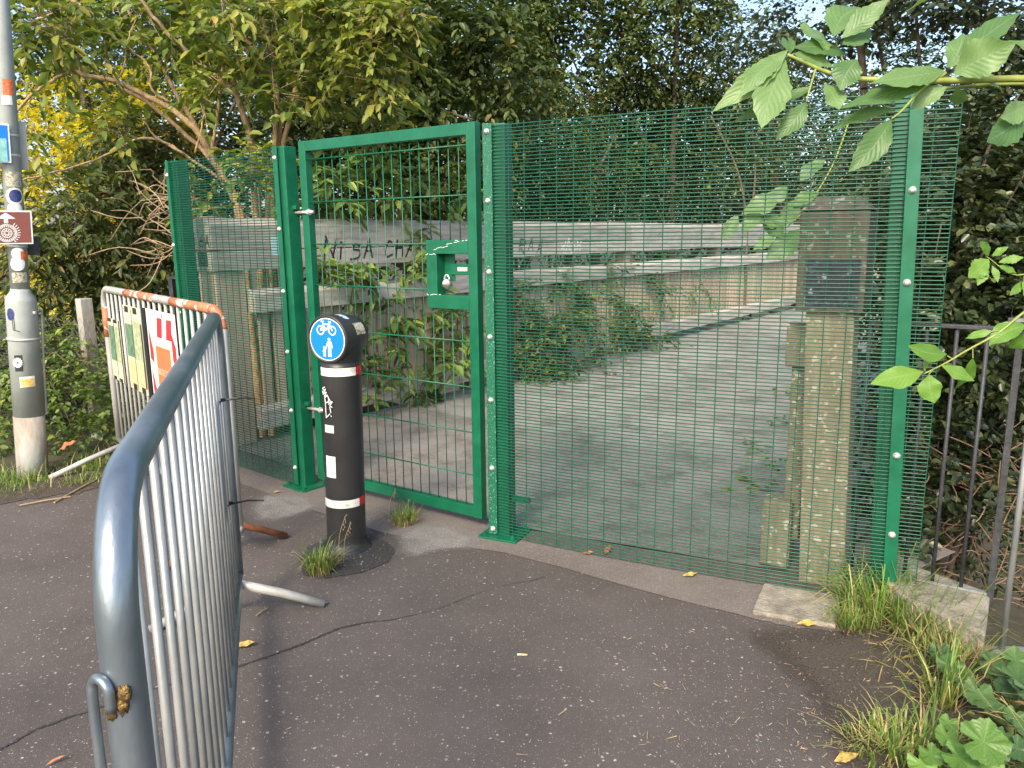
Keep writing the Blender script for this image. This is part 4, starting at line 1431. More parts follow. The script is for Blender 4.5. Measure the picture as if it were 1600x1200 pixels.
lstick(2.70, .10, 10, 60, 'stickorange', .0575)
lstick(2.62, .06, 0, 60, 'white', .0575)
lstick(2.11, .10, 5, 100, 'stickgrey', .0585)
lstick(2.00, .11, 5, 110, 'white', .0590, round_=True)
lstick(2.00, .085, 10, 80, 'navy', .0590, th=.0028, round_=True)
lstick(1.915, .08, 0, 95, 'white', .0592, round_=True)
lstick(1.615, .075, 0, 80, 'white', .0600, round_=True)
lstick(1.60, .055, 42, 55, 'stickorange', .0600, th=.003)
lstick(1.545, .10, -5, 90, 'white', .0602, round_=True)
lstick(1.45, .07, 0, 90, 'stickgrey', .0605)
lstick(1.20, .085, -45, 34, 'navy', .0980, round_=True)
lstick(0.855, .115, -25, 30, 'black', .0980)
fo = lpos(.86) + (sdL * math.sin(math.radians(-27)) + toL * math.cos(math.radians(-27))) * .1025
fd = (sdL * math.sin(math.radians(-27)) + toL * math.cos(math.radians(-27)))
fx = Vector((-fd.y, fd.x, 0))
strokes('flower_print', lp, (fo, fx, ll, fd), [[(.008 * math.cos(t), .008 * math.sin(t)), (.030 * math.cos(t), .034 * math.sin(t))] for t in np.linspace(0, 6.283, 15)[:-1]], 0.009, 'white')
lstick(0.72, .075, 2, 54, 'white', .0982)
lstick(0.715, .055, 2, 46, 'stickyellow', .0982, th=.003)
strokes('marker_tag', lp, (lpos(1.12) + (sdL * -.62 + toL * .78) * .0985, Vector((toL.y * 0 + sdL.x * .78 + toL.x * .62, sdL.y * .78 + toL.y * .62, 0)), ll, (sdL * -.62 + toL * .78)),
        [[(0, .06), (.004, -.03)], [(.012, .06), (.015, -.03)], [(.004, -.03), (.05, -.04)]], 0.004, 'black')


# ------------------------------------------------------------------ iron railing, guard rail, coping stone
cs = thing('coping_stone', (1.80, 2.95, terrain(1.8, 2.95)), 'weathered yellowish coping stone at the end of the fence', 'stone')
A_ = gp(1540, 990, .12); B_ = gp(1548, 925, .12); C_ = gp(1408, 930, .12); D_ = gp(1412, 900, .12)
top = [C_, A_, B_, B_ + Vector((-0.30, 0.45, 0)), D_ + Vector((-0.1, 0.25, 0))]
nst = len(top)
stn = MB()
vs_ = [p + ZP * 0 for p in top] + [Vector((p.x, p.y, -0.28)) for p in top]
stn.add(vs_, [tuple(range(nst)), tuple(reversed(range(nst, 2 * nst)))] + [(i, nst + i, nst + (i + 1) % nst, (i + 1) % nst) for i in range(nst)])
so_ = stn.build('slab', 'stone', cs, bevel=0.012)
ir = thing('iron_railing', gp(1545, 928, .12), 'dark iron bar railing standing on the coping stone', 'railing')
ia, ib = gp(1456, 911, .121), gp(1547, 930, .121)
iu = (ib - ia).normalized()
sp_ = (gp(1501, 916, .121) - ia).length
isp = (ib - ia).length / 2
IH = 1.13
for k in range(-3, 3):
    p = ia + iu * isp * k
    if k == 2:
        MB().obox(p + ZP * (IH / 2 - .03), iu, Vector((-iu.y, iu.x, 0)), ZP, 0.013, 0.013, IH / 2 + .03).build('end_post', 'iron', ir, bevel=0.002)
    else:
        MB().tube([p, p + ZP * IH], 0.0085, 8).build('bar', 'iron', ir, smooth=True)
MB().obox(ia + iu * isp * -0.5 + ZP * (IH + 0.008), iu, Vector((-iu.y, iu.x, 0)), ZP, isp * 2.5, 0.018, 0.008).build('top_rail', 'iron', ir, bevel=0.002)
MB().obox(ia + iu * isp * 0.3 + ZP * 0.006, iu, Vector((-iu.y, iu.x, 0)), ZP, isp * 1.6, 0.012, 0.005).build('bottom_rail', 'galv', ir)
gr_ = thing('guard_rail', gp(1566, 1012, -0.05), 'galvanised guard rail beyond the coping stone', 'railing')
g0 = gp(1566, 1010, -0.05)
MB().tube([g0 - ZP * .02, g0 + ZP * 1.35], 0.0125, 10).build('bar', 'galv', gr_, smooth=True)
MB().tube([g0 + Vector((.16, -.01, -.02)), g0 + Vector((.16, -.01, 1.35))], 0.0125, 10).build('bar', 'galv', gr_, smooth=True)
MB().obox(g0 + Vector((.14, -.006, -.02)), Vector((1, -.06, 0)).normalized(), Vector((.06, 1, 0)).normalized(), ZP, .25, .025, .006).build('bottom_rail', 'galv', gr_)
MB().obox(g0 + Vector((.14, -.006, 1.36)), Vector((1, -.06, 0)).normalized(), Vector((.06, 1, 0)).normalized(), ZP, .25, .025, .006).build('top_rail', 'galv', gr_)

# railing behind the left shrub + chain-link fence post
lr = thing('iron_railing', at(280, 560, 6.3), 'short dark iron railing behind the left end of the green fence', 'railing')
q0 = at(268, 436, 6.4)
zt = q0.z
ez = terrain(q0.x, q0.y)
lr.location = (q0.x, q0.y, ez)
ORG[lr] = Vector((q0.x, q0.y, ez))
rd = Vector((0.8, -0.25, 0)).normalized()
MB().obox(Vector((q0.x, q0.y, (zt + ez) / 2)), rd, Vector((-rd.y, rd.x, 0)), ZP, .02, .02, (zt - ez) / 2).build('end_post', 'iron', lr)
MB().obox(q0 + rd * .25 + ZP * .012, rd, Vector((-rd.y, rd.x, 0)), ZP, .27, .02, .01).build('top_rail', 'iron', lr)
for k in range(1, 5):
    p = q0 + rd * .115 * k
    MB().tube([Vector((p.x, p.y, ez)), p], .008, 8).build('bar', 'iron', lr, smooth=True)
ck0 = at(146, 600, 6.5)
ck = thing('chain_link_fence', (ck0.x, ck0.y, terrain(ck0.x, ck0.y)), 'concrete fence post with sagging chain-link wire among brambles', 'fence')
ez = ORG[ck].z
MB().obox(Vector((ck0.x, ck0.y, (ez + 1.16) / 2)), (.8, -.6, 0), (.6, .8, 0), ZP, .05, .05, (1.16 - ez) / 2).build('concrete_post', 'lampbase', ck, bevel=.006)
cl = MB()
cu_ = Vector((.86, -.5, 0))
for sgn_ in (-1, 1):
    for k in range(-16, 20):
        a0 = ck0 + cu_ * (k * .09)
        pts = []
        for j in range(9):
            z = .05 + j * .12
            x = k * .09 + sgn_ * (j * .12 * .9 - .5)
            if -0.9 < x < 1.4:
                pts.append(Vector((ck0.x, ck0.y, 0)) + cu_ * x + Vector((-.06, -.08, z)))
        if len(pts) > 1:
            cl.tube(pts, .0013, 4, False)
clo = cl.build('chain_link', 'iron', ck)
clo['kind'] = 'stuff'


# ------------------------------------------------------------------ foliage generators
def leaf_mesh(name, P, A, N, Ln, wr, mat, origin, fold=0.25, droop=0.12):
    """N leaves as folded six-point blades; arrays (n,3), axis A, normal N"""
    n = len(P)
    A = A / np.linalg.norm(A, axis=1, keepdims=True)
    N = N - A * (N * A).sum(1, keepdims=True)
    N = N / (np.linalg.norm(N, axis=1, keepdims=True) + 1e-9)
    B = np.cross(N, A)
    Ln = Ln[:, None]
    T = [(0, 0, 0), (.32, .5, fold * .5), (.70, .38, fold * .3 - droop * .4), (1, 0, -droop), (.70, -.38, fold * .3 - droop * .4), (.32, -.5, fold * .5)]
    V = np.empty((n, 6, 3))
    for k, (x, y, z) in enumerate(T):
        V[:, k] = P + A * Ln * x + B * Ln * wr * y + N * Ln * (z * wr if k not in (3,) else z)
    V -= np.array(origin)
    idx = np.arange(n)[:, None] * 6
    Fq = np.concatenate([idx + np.array([[0, 1, 2, 3]]), idx + np.array([[0, 3, 4, 5]])], 1).reshape(-1)
    me = bpy.data.meshes.new(name)
    me.vertices.add(n * 6)
    me.vertices.foreach_set('co', V.reshape(-1).astype(np.float32))
    me.loops.add(n * 8)
    me.loops.foreach_set('vertex_index', Fq.astype(np.int32))
    me.polygons.add(n * 2)
    me.polygons.foreach_set('loop_start', (np.arange(n * 2) * 4).astype(np.int32))
    me.polygons.foreach_set('loop_total', np.full(n * 2, 4, np.int32))
    me.materials.append(mat)
    me.update(calc_edges=True)
    return me


def unit(n):
    v = rng.normal(size=(n, 3))
    return v / np.linalg.norm(v, axis=1, keepdims=True)


def shoots(ells, total, gap=None, gscale=1.2, surf_bias=2.2):
    """points and outward directions in a set of ellipsoids (centre, radii)"""
    vol = np.array([(r[0] * r[1] * r[2]) ** 0.75 for _, r in ells])
    cnt = (total * vol / vol.sum()).astype(int) + 1
    PP, DD = [], []
    for (c, r), k in zip(ells, cnt):
        d = unit(k)
        rad = rng.random(k) ** (1 / surf_bias)
        p = np.array(c) + d * np.array(r) * rad[:, None]
        PP.append(p)
        DD.append(d)
    P = np.concatenate(PP)
    D = np.concatenate(DD)
    if gap is not None:
        keep = np.array([noise.noise(Vector(p * gscale)) > gap for p in P])
        P, D = P[keep], D[keep]
    return P, D


def crown(parent, mat, ells, nshoot, lp, L, wr=0.5, gap=None, gscale=1.2, droop=0.25, up=0.25, slen=4.0, name='crown', fold=0.3, clip=None, twigs=False, surf_bias=2.2):
    P, D = shoots(ells, nshoot, gap, gscale, surf_bias)
    if clip is not None:
        k = clip(P)
        P, D = P[k], D[k]
    n = len(P)
    S = D * 0.6 + unit(n) * 0.8 + np.array([0, 0, up])
    S /= np.linalg.norm(S, axis=1, keepdims=True)
    side = np.cross(S, np.array([0, 0, 1.0])) + 1e-3
    side /= np.linalg.norm(side, axis=1, keepdims=True)
    sl = slen * L * rng.uniform(.6, 1.3, n)
    pos, ax, nm, ln = [], [], [], []
    for k in range(lp):
        t = (k + .3) / lp
        sg = 1 if k % 2 else -1
        p = P + S * (sl * t)[:, None] - np.array([0, 0, 1]) * (droop * sl * t * t)[:, None]
        a = S * (.25 + .6 * t) + side * sg * (.95 - .5 * t) + unit(n) * .38 - np.array([0, 0, droop])
        nn2 = np.array([0, 0, 1.0]) + unit(n) * .65 + D * .25
        pos.append(p); ax.append(a); nm.append(nn2)
        ln.append(L * rng.uniform(.55, 1.2, n) * (1.0 if k < lp - 2 else .75))
    pos, ax, nm, ln = np.concatenate(pos), np.concatenate(ax), np.concatenate(nm), np.concatenate(ln)
    if clip is not None:
        k = clip(pos)
        pos, ax, nm, ln = pos[k], ax[k], nm[k], ln[k]
    o = link(name, leaf_mesh(name, pos, ax, nm, ln, wr, M[mat], ORG[parent], fold, .15), parent, ORG[parent])
    if twigs:
        tw = MB()
        for i in range(n):
            p0 = Vector(P[i] - S[i] * sl[i] * .4)
            p1 = Vector(P[i] + S[i] * sl[i] * .5 - np.array([0, 0, 1]) * droop * sl[i] * .25)
            p2 = Vector(P[i] + S[i] * sl[i] - np.array([0, 0, 1]) * droop * sl[i])
            tw.tube([p0, p1, p2], [L * .022, L * .018, L * .010], 3, False)
        tw.build('twigs', 'twig' if mat in ('leaf_elder', 'leaf_lime') else 'bark_dark', parent)['kind'] = 'stuff'
    return o


def limb(mb_, pts, r0, r1, n=8, wob=0.0):
    pts = spline(pts, 6)
    k = len(pts)
    if wob:
        pts = [p + Vector((random.uniform(-wob, wob), random.uniform(-wob, wob), random.uniform(-wob, wob))) for p in pts]
    mb_.tube(pts, [r0 + (r1 - r0) * i / (k - 1) for i in range(k)], n)
    return pts


def E(px, py, Y, rx, ry, rz):
    return (tuple(at(px, py, Y)), (rx, ry, rz))


def outside_bridge(P):
    """keep leaves off the bridge's clear space"""
    q = (P - np.array(BO)) @ np.array(BN)
    s = (P - np.array(BO)) @ np.array(BD)
    return ~((q < 0.32) & (q > -4.5) & (P[:, 2] < 3.2) & (s < 30) & (s > -2.2))


# --- 1. tan-stemmed elder behind the left post
ec = Vector((-2.25, 6.95, 0))
ec.z = terrain(ec.x, ec.y)
elder = thing('elder_shrub', ec, 'large arching shrub with bare tan stems behind the left fence panel', 'shrub')
STEMS = [
    ([(377, 335, 6.9), (345, 270, 6.9), (313, 213, 6.8), (277, 177, 6.75), (230, 150, 6.7), (180, 127, 6.6), (133, 117, 6.5), (110, 113, 6.5), (60, 140, 6.4), (18, 182, 6.3)], .036, .010),
    ([(372, 335, 7.0), (350, 285, 7.0), (317, 235, 7.0), (240, 167, 7.0), (190, 135, 7.0), (170, 100, 7.1), (160, 40, 7.2)], .030, .010),
    ([(365, 300, 7.1), (300, 187, 7.2), (267, 133, 7.2), (243, 83, 7.3), (200, 15, 7.4), (170, -60, 7.5)], .026, .010),
    ([(400, 335, 6.9), (392, 230, 6.9), (370, 150, 6.85), (350, 133, 6.8), (317, 103, 6.75), (273, 63, 6.7), (243, 30, 6.6), (205, -20, 6.5)], .036, .012),
    ([(405, 335, 7.1), (395, 230, 7.1), (360, 120, 7.1), (338, 75, 7.15), (330, 30, 7.2), (295, 5, 7.2), (260, -30, 7.3)], .036, .013),
    ([(425, 335, 7.2), (437, 207, 7.2), (430, 133, 7.2), (413, 93, 7.2), (367, 43, 7.15), (340, 10, 7.1), (320, -40, 7.1)], .036, .014),
    ([(417, 335, 7.0), (428, 233, 7.1), (433, 130, 7.2), (420, 65, 7.3), (402, 0, 7.3), (395, -60, 7.4)], .03, .014),
    ([(440, 240, 7.2), (462, 140, 7.1), (492, 30, 7.0), (520, -50, 6.9)], .024, .012),
    ([(350, 285, 6.85), (280, 235, 6.7), (245, 215, 6.6), (225, 190, 6.55)], .014, .006),
    ([(290, 240, 6.7), (225, 215, 6.6), (150, 250, 6.5), (60, 275, 6.3), (20, 282, 6.2)], .012, .005),
    ([(350, 345, 6.6), (250, 285, 6.6), (235, 265, 6.55), (180, 270, 6.5)], .012, .004),
    ([(265, 160, 6.75), (238, 140, 6.7), (235, 110, 6.7), (225, 95, 6.7), (195, 70, 6.65), (165, 50, 6.6)], .012, .006),
    ([(180, 127, 6.6), (192, 110, 6.6), (196, 85, 6.6), (200, 60, 6.6), (212, 30, 6.6)], .009, .004),
    ([(125, 112, 6.5), (120, 80, 6.5), (112, 45, 6.45), (120, 20, 6.4)], .013, .007),
    ([(305, 240, 6.8), (318, 180, 6.8), (305, 140, 6.8), (300, 90, 6.8)], .01, .005),
    ([(330, 240, 7.0), (340, 180, 7.0), (350, 100, 7.0), (390, 40, 7.0), (420, -10, 7.0)], .016, .008),
    ([(60, 140, 6.4), (40, 175, 6.35), (55, 195, 6.3), (50, 205, 6.3)], .006, .003),
    ([(110, 0, 6.5), (125, 10, 6.5), (85, 18, 6.45), (40, 40, 6.4)], .016, .008),
]
for pts, r0, r1 in STEMS:
    t = MB()
    P3 = [at(*p) for p in pts]
    if pts[0][1] >= 333:                       # root it
        P3 = [Vector((ec.x + (P3[0].x - ec.x) * .5, ec.y + (P3[0].y - ec.y) * .5, ec.z)), P3[0].lerp(ec, .3) * 1.0] + P3
        P3[1] = Vector((P3[2].x * .9 + ec.x * .1, P3[2].y * .9 + ec.y * .1, 1.2))
    limb(t, P3, r0, r1, 8, .006)
    t.build('stem', 'bark', elder, smooth=True)
crown(elder, 'leaf_elder', [E(60, 50, 6.6, .5, .5, .35), E(230, 40, 7.1, .7, .5, .4), E(430, 60, 7.0, .6, .6, .5), E(560, 50, 6.9, .5, .5, .45),
                            E(330, 20, 7.2, .9, .5, .5), E(560, 160, 7.2, .35, .3, .4)], 430, 9, .118, .5, None, droop=.4, slen=3.2, twigs=True)
crown(elder, 'leaf_elder', [E(200, 200, 6.4, .10, .1, .08), E(165, 195, 6.4, .12, .1, .10), E(325, 60, 6.4, .13, .1, .12), E(315, 140, 6.5, .12, .1, .12), E(45, 200, 6.2, .12, .1, .1), E(450, 150, 6.5, .15, .12, .18),
                            E(395, 255, 6.5, .18, .15, .15), E(420, 300, 6.5, .18, .12, .12), E(300, 310, 6.5, .15, .1, .2), E(470, 110, 6.5, .2, .15, .15), E(75, 40, 6.3, .2, .15, .2),
                            E(590, 70, 6.3, .22, .15, .18), E(500, 20, 6.3, .25, .2, .12), E(610, 140, 6.4, .1, .1, .1)], 120, 9, .12, .52, None, droop=.35, slen=2.6, name='crown', twigs=True)

M['leaf_lime'] = leafmat('lime_leaf', [(0.0, (0.12, 0.17, 0.03)), (0.5, (0.22, 0.27, 0.045)), (0.9, (0.34, 0.36, 0.07)), (1.0, (0.45, 0.34, 0.09))], 0.38)
crown(elder, 'leaf_lime', [E(590, 40, 6.2, .26, .15, .22), E(560, 110, 6.2, .2, .12, .14), E(500, 20, 6.2, .3, .15, .12), E(600, 130, 6.3, .12, .1, .1), E(350, 10, 6.2, .18, .12, .10), E(620, 20, 6.3, .15, .12, .15), E(410, 270, 6.4, .16, .1, .12), E(320, 130, 6.3, .14, .1, .1)], 120, 10, .105, .46, None, droop=.4, slen=2.4, twigs=True)

# --- 2. yellow shrub with backlit sun painted into its leaf colour, far left
yc = Vector((-6.6, 10.6, terrain(-6.6, 10.6)))
yel = thing('sunlit_yellow_shrub', yc, 'yellow leaved shrub, sunlit glow painted into its leaf colour, behind the lamp column', 'shrub')
tb = MB()
for k in range(7):
    a_ = random.uniform(0, 6.28)
    limb(tb, [yc, yc + Vector((math.cos(a_) * .5, math.sin(a_) * .5, 1.6)), yc + Vector((math.cos(a_) * 1.2, math.sin(a_) * .9, 3.4))], .04, .012, 6)
tb.build('trunk', 'bark_dark', yel, smooth=True)
crown(yel, 'leaf_sunlit', [E(90, 200, 10.5, 1.3, .8, .9), E(200, 180, 10.8, 1.2, .8, .7), E(60, 380, 10.2, 1.2, .7, 1.0), E(170, 330, 10.6, 1.2, .8, .9), E(130, 460, 10.3, 1.2, .6, .7), E(280, 250, 11.0, .8, .6, .9)], 1500, 8, .10, .6, 0.0, 1.8, slen=3)


crown(yel, 'leaf_sunlit', [E(x, y, 8.0 + random.uniform(-.3, .6), random.uniform(.10, .22), .15, random.uniform(.10, .2)) for x, y in ((70, 170), (110, 240), (190, 190), (240, 225), (60, 300), (150, 330), (100, 400), (70, 440), (130, 475), (220, 140), (200, 290), (40, 370), (90, 130), (150, 210), (260, 180), (170, 440), (30, 240), (300, 200))], 420, 7, .085, .6, name='crown', slen=2.6)  # specks of the painted sunlit yellow scattered through the hedge


# --- generic trees/bushes: trunk + limbs + leaves
def plant(name, base, label, cat, mat, ells, nsh, lp, L, wr=.5, gap=None, trunk_r=.07, bark='bark_dark', group=None, nlimb=6, clip=None, **kw):
    base = Vector((base[0], base[1], terrain(base[0], base[1])))
    root = thing(name, base, label, cat, group)
    t = MB()
    cs_ = [Vector(e[0]) for e in ells]
    hi = max(cs_, key=lambda q: q.z)
    trunk = limb(t, [base - ZP * .1, base.lerp(Vector((base.x, base.y, hi.z)), .35) + Vector((random.uniform(-.1, .1), random.uniform(-.1, .1), 0)), base.lerp(hi, .7), hi], trunk_r, trunk_r * .3, 8)
    for k in range(nlimb):
        c_ = random.choice(cs_)
        st = trunk[random.randint(len(trunk) // 4, len(trunk) - 2)]
        e_ = c_ + Vector((random.uniform(-.4, .4), random.uniform(-.3, .3), random.uniform(-.2, .4)))
        limb(t, [st, st.lerp(e_, .5) + ZP * .15, e_], trunk_r * .45, trunk_r * .12, 6)
    t.build('trunk', bark, root, smooth=True)
    crown(root, mat, ells, nsh, lp, L, wr, gap, clip=clip, **kw)
    return root


# --- 3. hedge and brambles left
plant('laurel_bush', (-3.6, 7.6), 'dark leafy bush with drooping bluish leaves beside the lamp column', 'bush', 'leaf_mid',
      [E(130, 330, 7.2, .55, .4, .45), E(200, 420, 7.3, .6, .4, .5), E(80, 360, 7.0, .35, .4, .35), E(250, 300, 7.6, .6, .4, .6), E(210, 240, 7.8, .5, .4, .4), E(40, 430, 7.0, .35, .3, .25), E(150, 470, 7.2, .4, .3, .3)], 660, 8, .115, .38, None, .04, droop=.6, slen=3, twigs=True)
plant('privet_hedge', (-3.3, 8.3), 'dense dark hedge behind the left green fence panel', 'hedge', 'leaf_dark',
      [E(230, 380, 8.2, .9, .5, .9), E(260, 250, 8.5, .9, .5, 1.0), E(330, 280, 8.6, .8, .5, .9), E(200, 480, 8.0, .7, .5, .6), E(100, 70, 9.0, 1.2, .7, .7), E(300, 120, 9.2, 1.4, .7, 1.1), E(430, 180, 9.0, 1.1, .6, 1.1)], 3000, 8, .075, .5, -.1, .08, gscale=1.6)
plant('bramble_thicket', (-3.35, 6.5), 'tangle of bramble and nettle leaves on the verge behind the barrier', 'bramble', 'leaf_creeper',
      [E(120, 560, 6.4, .35, .25, .30), E(90, 620, 6.2, .35, .25, .28), E(170, 640, 6.1, .4, .25, .22), E(130, 680, 5.9, .4, .2, .16), E(210, 600, 6.5, .5, .3, .5), E(20, 560, 6.3, .4, .3, .4), E(10, 660, 6.0, .35, .25, .3), E(270, 600, 6.6, .4, .3, .5)], 620, 7, .06, .6, None, .02, droop=.3, slen=3, twigs=True)
plant('bramble_thicket', (-3.8, 7.1), 'dark understorey bramble behind the chain-link fence', 'bramble', 'leaf_dark',
      [E(120, 560, 7.0, .9, .3, .5), E(200, 640, 6.9, .9, .3, .4), E(30, 600, 6.8, .7, .3, .6), E(280, 540, 7.0, .6, .3, .5), E(400, 600, 7.4, .6, .2, .6)], 900, 8, .065, .55, None, .02, droop=.3, slen=3)

# --- 4. trees above the gate
plant('sycamore_tree', (-1.2, 10.2), 'dark broad tree overhanging the parapet behind the gate', 'tree', 'leaf_mid',
      [E(560, 120, 9.8, .9, .7, .8), E(680, 60, 10.0, 1.0, .8, .7), E(700, 170, 10.2, .9, .7, .6), E(560, 240, 9.6, .8, .5, .6), E(680, 290, 10.0, .8, .5, .5), E(520, 310, 9.2, .5, .4, .5), E(800, 100, 10.6, .8, .7, .7), E(480, 30, 9.8, .8, .6, .7)],
      2100, 8, .135, .5, -.15, .10, droop=.5, slen=3.2, clip=outside_bridge)
plant('hawthorn_tree', (-0.8, 12.3), 'shadowy tree with dense small leaves behind the bridge parapet', 'tree', 'leaf_dark',
      [E(560, 200, 12.0, 2.0, .8, 1.8), E(760, 260, 12.8, 1.7, .8, 1.4), E(640, 60, 12.4, 2.0, .9, 1.4), E(880, 290, 13.6, 1.5, .8, 1.0), E(480, 320, 11.4, 1.0, .6, 1.0)], 4200, 8, .085, .5, -.3, .12, clip=outside_bridge)

# --- 5. back trees with sky gaps
plant('ash_tree', (3.2, 15.8), 'tree with pale sky showing through its crown over the bridge', 'tree', 'leaf_mid',
      [E(880, 90, 14.5, 1.8, 1.0, 1.0), E(1000, 60, 14.8, 1.8, 1.0, 1.1), E(950, 190, 15.5, 2.2, 1.0, 1.0), E(1080, 230, 16.0, 1.9, 1.0, 1.0), E(860, 0, 14.0, 1.6, .8, .8), E(1120, 120, 15.6, 1.6, 1.0, 1.0), E(1060, -20, 14.6, 1.6, .9, .7), E(780, 40, 14.0, 1.5, .9, 1.0), E(800, 170, 14.5, 1.5, .9, .9)], 5200, 8, .12, .52, -.28, .09, gscale=1.3, droop=.4)
plant('ash_tree', (6.8, 18.3), 'slender tree with bare grey stems at the far right side of the bridge', 'tree', 'leaf_dark',
      [E(1000, 290, 18.0, 2.2, 1.0, 1.2), E(1120, 280, 18.5, 2.0, 1.0, 1.3), E(1230, 200, 18.0, 2.0, 1.0, 1.6), E(1200, 80, 17.6, 2.2, 1.0, 1.4), E(900, 280, 17.4, 2.0, .9, 1.2), E(1330, 260, 17.5, 1.8, .9, 1.8)], 3600, 8, .095, .5, -.12, .16, gscale=.8)
leaner = thing('leaning_trunk', (at(890, 420, 13.4).x, at(890, 420, 13.4).y, terrain(1.2, 13.4)), 'bare leaning tree trunk rising behind the bridge parapet', 'tree trunk')
t = MB()
limb(t, [Vector((ORG[leaner].x, ORG[leaner].y, ORG[leaner].z - .1)), at(890, 400, 13.4), at(905, 330, 13.4), at(930, 275, 13.4), at(955, 225, 13.6), at(962, 200, 14.2)], .08, .008, 8)
limb(t, [Vector((at(930, 400, 13.8).x, 13.8, terrain(1.6, 13.8))), at(930, 400, 13.8), at(940, 330, 13.8), at(935, 280, 13.9), at(940, 230, 14.4)], .11, .01, 8)
t.build('trunk', 'bark_dark', leaner, smooth=True)
for k, pts in enumerate(([(1165, 335), (1150, 260), (1110, 180)], [(1175, 335), (1180, 260), (1170, 150)], [(1120, 330), (1090, 260), (1050, 210)])):
    s_ = at(pts[0][0], pts[0][1] + 90, 14.5 + k)
    rt_ = thing('sapling_stem', (s_.x, s_.y, terrain(s_.x, s_.y)), ('bare sapling stem leaning left between an upright and a shorter stem', 'upright bare sapling stem among the back trees', 'shorter bare sapling stem leaning over the far parapet')[k], 'sapling', 'bare sapling stems')
    t = MB()
    limb(t, [ORG[rt_], s_] + [at(x, y, 14.5 + k) for x, y in pts], .035, .014, 6)
    t.build('stem', 'bark_dark', rt_, smooth=True)
# distant wood closing the view
wd = thing('distant_wood', (6, 27, terrain(6, 27)), 'far dark wood closing the view behind the bridge', 'wood')
wd['kind'] = 'stuff'
wood = [E(x, y, 26 + random.uniform(-2, 2), 3.0, 1.5, 2.4) for x, y in ((100, 330), (300, 330), (480, 300), (640, 320), (800, 330), (960, 330), (1120, 330), (1280, 320), (1440, 300), (1600, 280), (200, 200), (420, 160), (640, 170), (800, 220), (950, 240), (1100, 240), (1230, 210), (1350, 150), (1500, 120), (100, 80), (30, 180), (220, 60), (200, -20), (330, 40), (430, 40), (560, 60), (700, 60), (1650, 120))]
crown(wd, 'leaf_dark', wood, 12500, 8, .17, .55, None, name='foliage')

plant('elm_thicket', tuple((BO + BD * 4.5 + BN * 2.0)[:2]), 'dense elm thicket pressing against the back of the near parapet', 'thicket', 'leaf_mid',
      [(tuple(BO + BD * s_ + BN * q_ + ZP * z_), (1.0, .7, .6)) for s_, q_, z_ in ((2.2, 1.6, 2.3), (3.6, 1.7, 2.6), (5.0, 1.7, 2.4), (6.4, 1.8, 2.7), (3.0, 2.2, 3.3), (5.0, 2.3, 3.5), (6.8, 2.4, 3.6), (1.6, 2.0, 3.2))], 2300, 8, .095, .5, -.3, .08, clip=outside_bridge, droop=.4)
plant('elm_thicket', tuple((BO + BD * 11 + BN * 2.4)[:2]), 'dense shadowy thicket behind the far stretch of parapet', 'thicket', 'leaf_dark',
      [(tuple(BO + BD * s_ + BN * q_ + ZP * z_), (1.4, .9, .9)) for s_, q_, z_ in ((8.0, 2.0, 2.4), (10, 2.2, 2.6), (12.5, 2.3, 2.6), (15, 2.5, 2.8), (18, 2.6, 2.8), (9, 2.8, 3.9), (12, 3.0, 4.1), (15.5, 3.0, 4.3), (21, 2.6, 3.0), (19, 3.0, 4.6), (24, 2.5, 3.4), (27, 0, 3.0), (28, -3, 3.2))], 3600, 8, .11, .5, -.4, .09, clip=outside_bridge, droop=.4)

# --- 6. creepers on the left parapet
cr = thing('creeper', BO + BD * 0.6 + BN * .3, 'pale green creeper hanging over the parapet behind the gate', 'creeper')
def Ep(px, py, off, rx, ry, rz):
    d = _ray(px, py)
    t_ = (BO - BN * off - Vector((0, 0, EYE))).dot(BN) / d.dot(BN)
    return (tuple(Vector((0, 0, EYE)) + d * t_), (rx, ry, rz))
crown(cr, 'leaf_creeper', [Ep(615, 270, -.1, .25, .15, .14), Ep(660, 300, -.1, .2, .12, .12), Ep(590, 300, -.05, .2, .12, .12), Ep(665, 375, .08, .14, .08, .16), Ep(540, 425, .08, .26, .08, .12), Ep(640, 430, .08, .14, .08, .10), Ep(560, 400, .08, .12, .06, .1),
                           Ep(590, 490, .08, .2, .08, .14), Ep(560, 540, .08, .22, .08, .2), Ep(640, 500, .08, .2, .08, .12), Ep(690, 500, .08, .2, .08, .12), Ep(580, 600, .10, .18, .08, .16), Ep(700, 570, .14, .18, .12, .2), Ep(670, 610, .16, .2, .12, .14), Ep(720, 520, .08, .16, .08, .2),
                           Ep(620, 540, .08, .14, .08, .16), Ep(520, 290, -.1, .2, .15, .2), Ep(725, 310, -.1, .15, .12, .16), Ep(700, 440, .08, .12, .06, .06), Ep(510, 440, .08, .12, .06, .1)], 185, 8, .15, .42, None, droop=.42, slen=1.9, name='foliage', twigs=True)
cr2 = thing('creeper', BO + BD * 3.6 - BN * .15, 'bushy creeper spilling over the parapet on to the deck', 'creeper')
crown(cr2, 'leaf_mid', [Ep(840, 520, .18, .35, .15, .36), Ep(880, 500, .18, .4, .15, .34), Ep(930, 490, .16, .4, .14, .36), Ep(980, 500, .14, .35, .12, .3), Ep(830, 570, .24, .3, .14, .14), Ep(900, 555, .24, .4, .14, .18), Ep(1090, 440, .1, .5, .1, .14), Ep(1010, 530, .2, .3, .1, .1), Ep(810, 470, .1, .2, .1, .2), Ep(890, 440, .08, .3, .06, .12), Ep(960, 430, .08, .25, .06, .08), Ep(860, 585, .4, .25, .15, .06), Ep(1020, 450, .08, .3, .06, .15)], 1150, 7, .10, .40, -.05, droop=.5, slen=3.4, gscale=3.0, name='foliage', twigs=True)

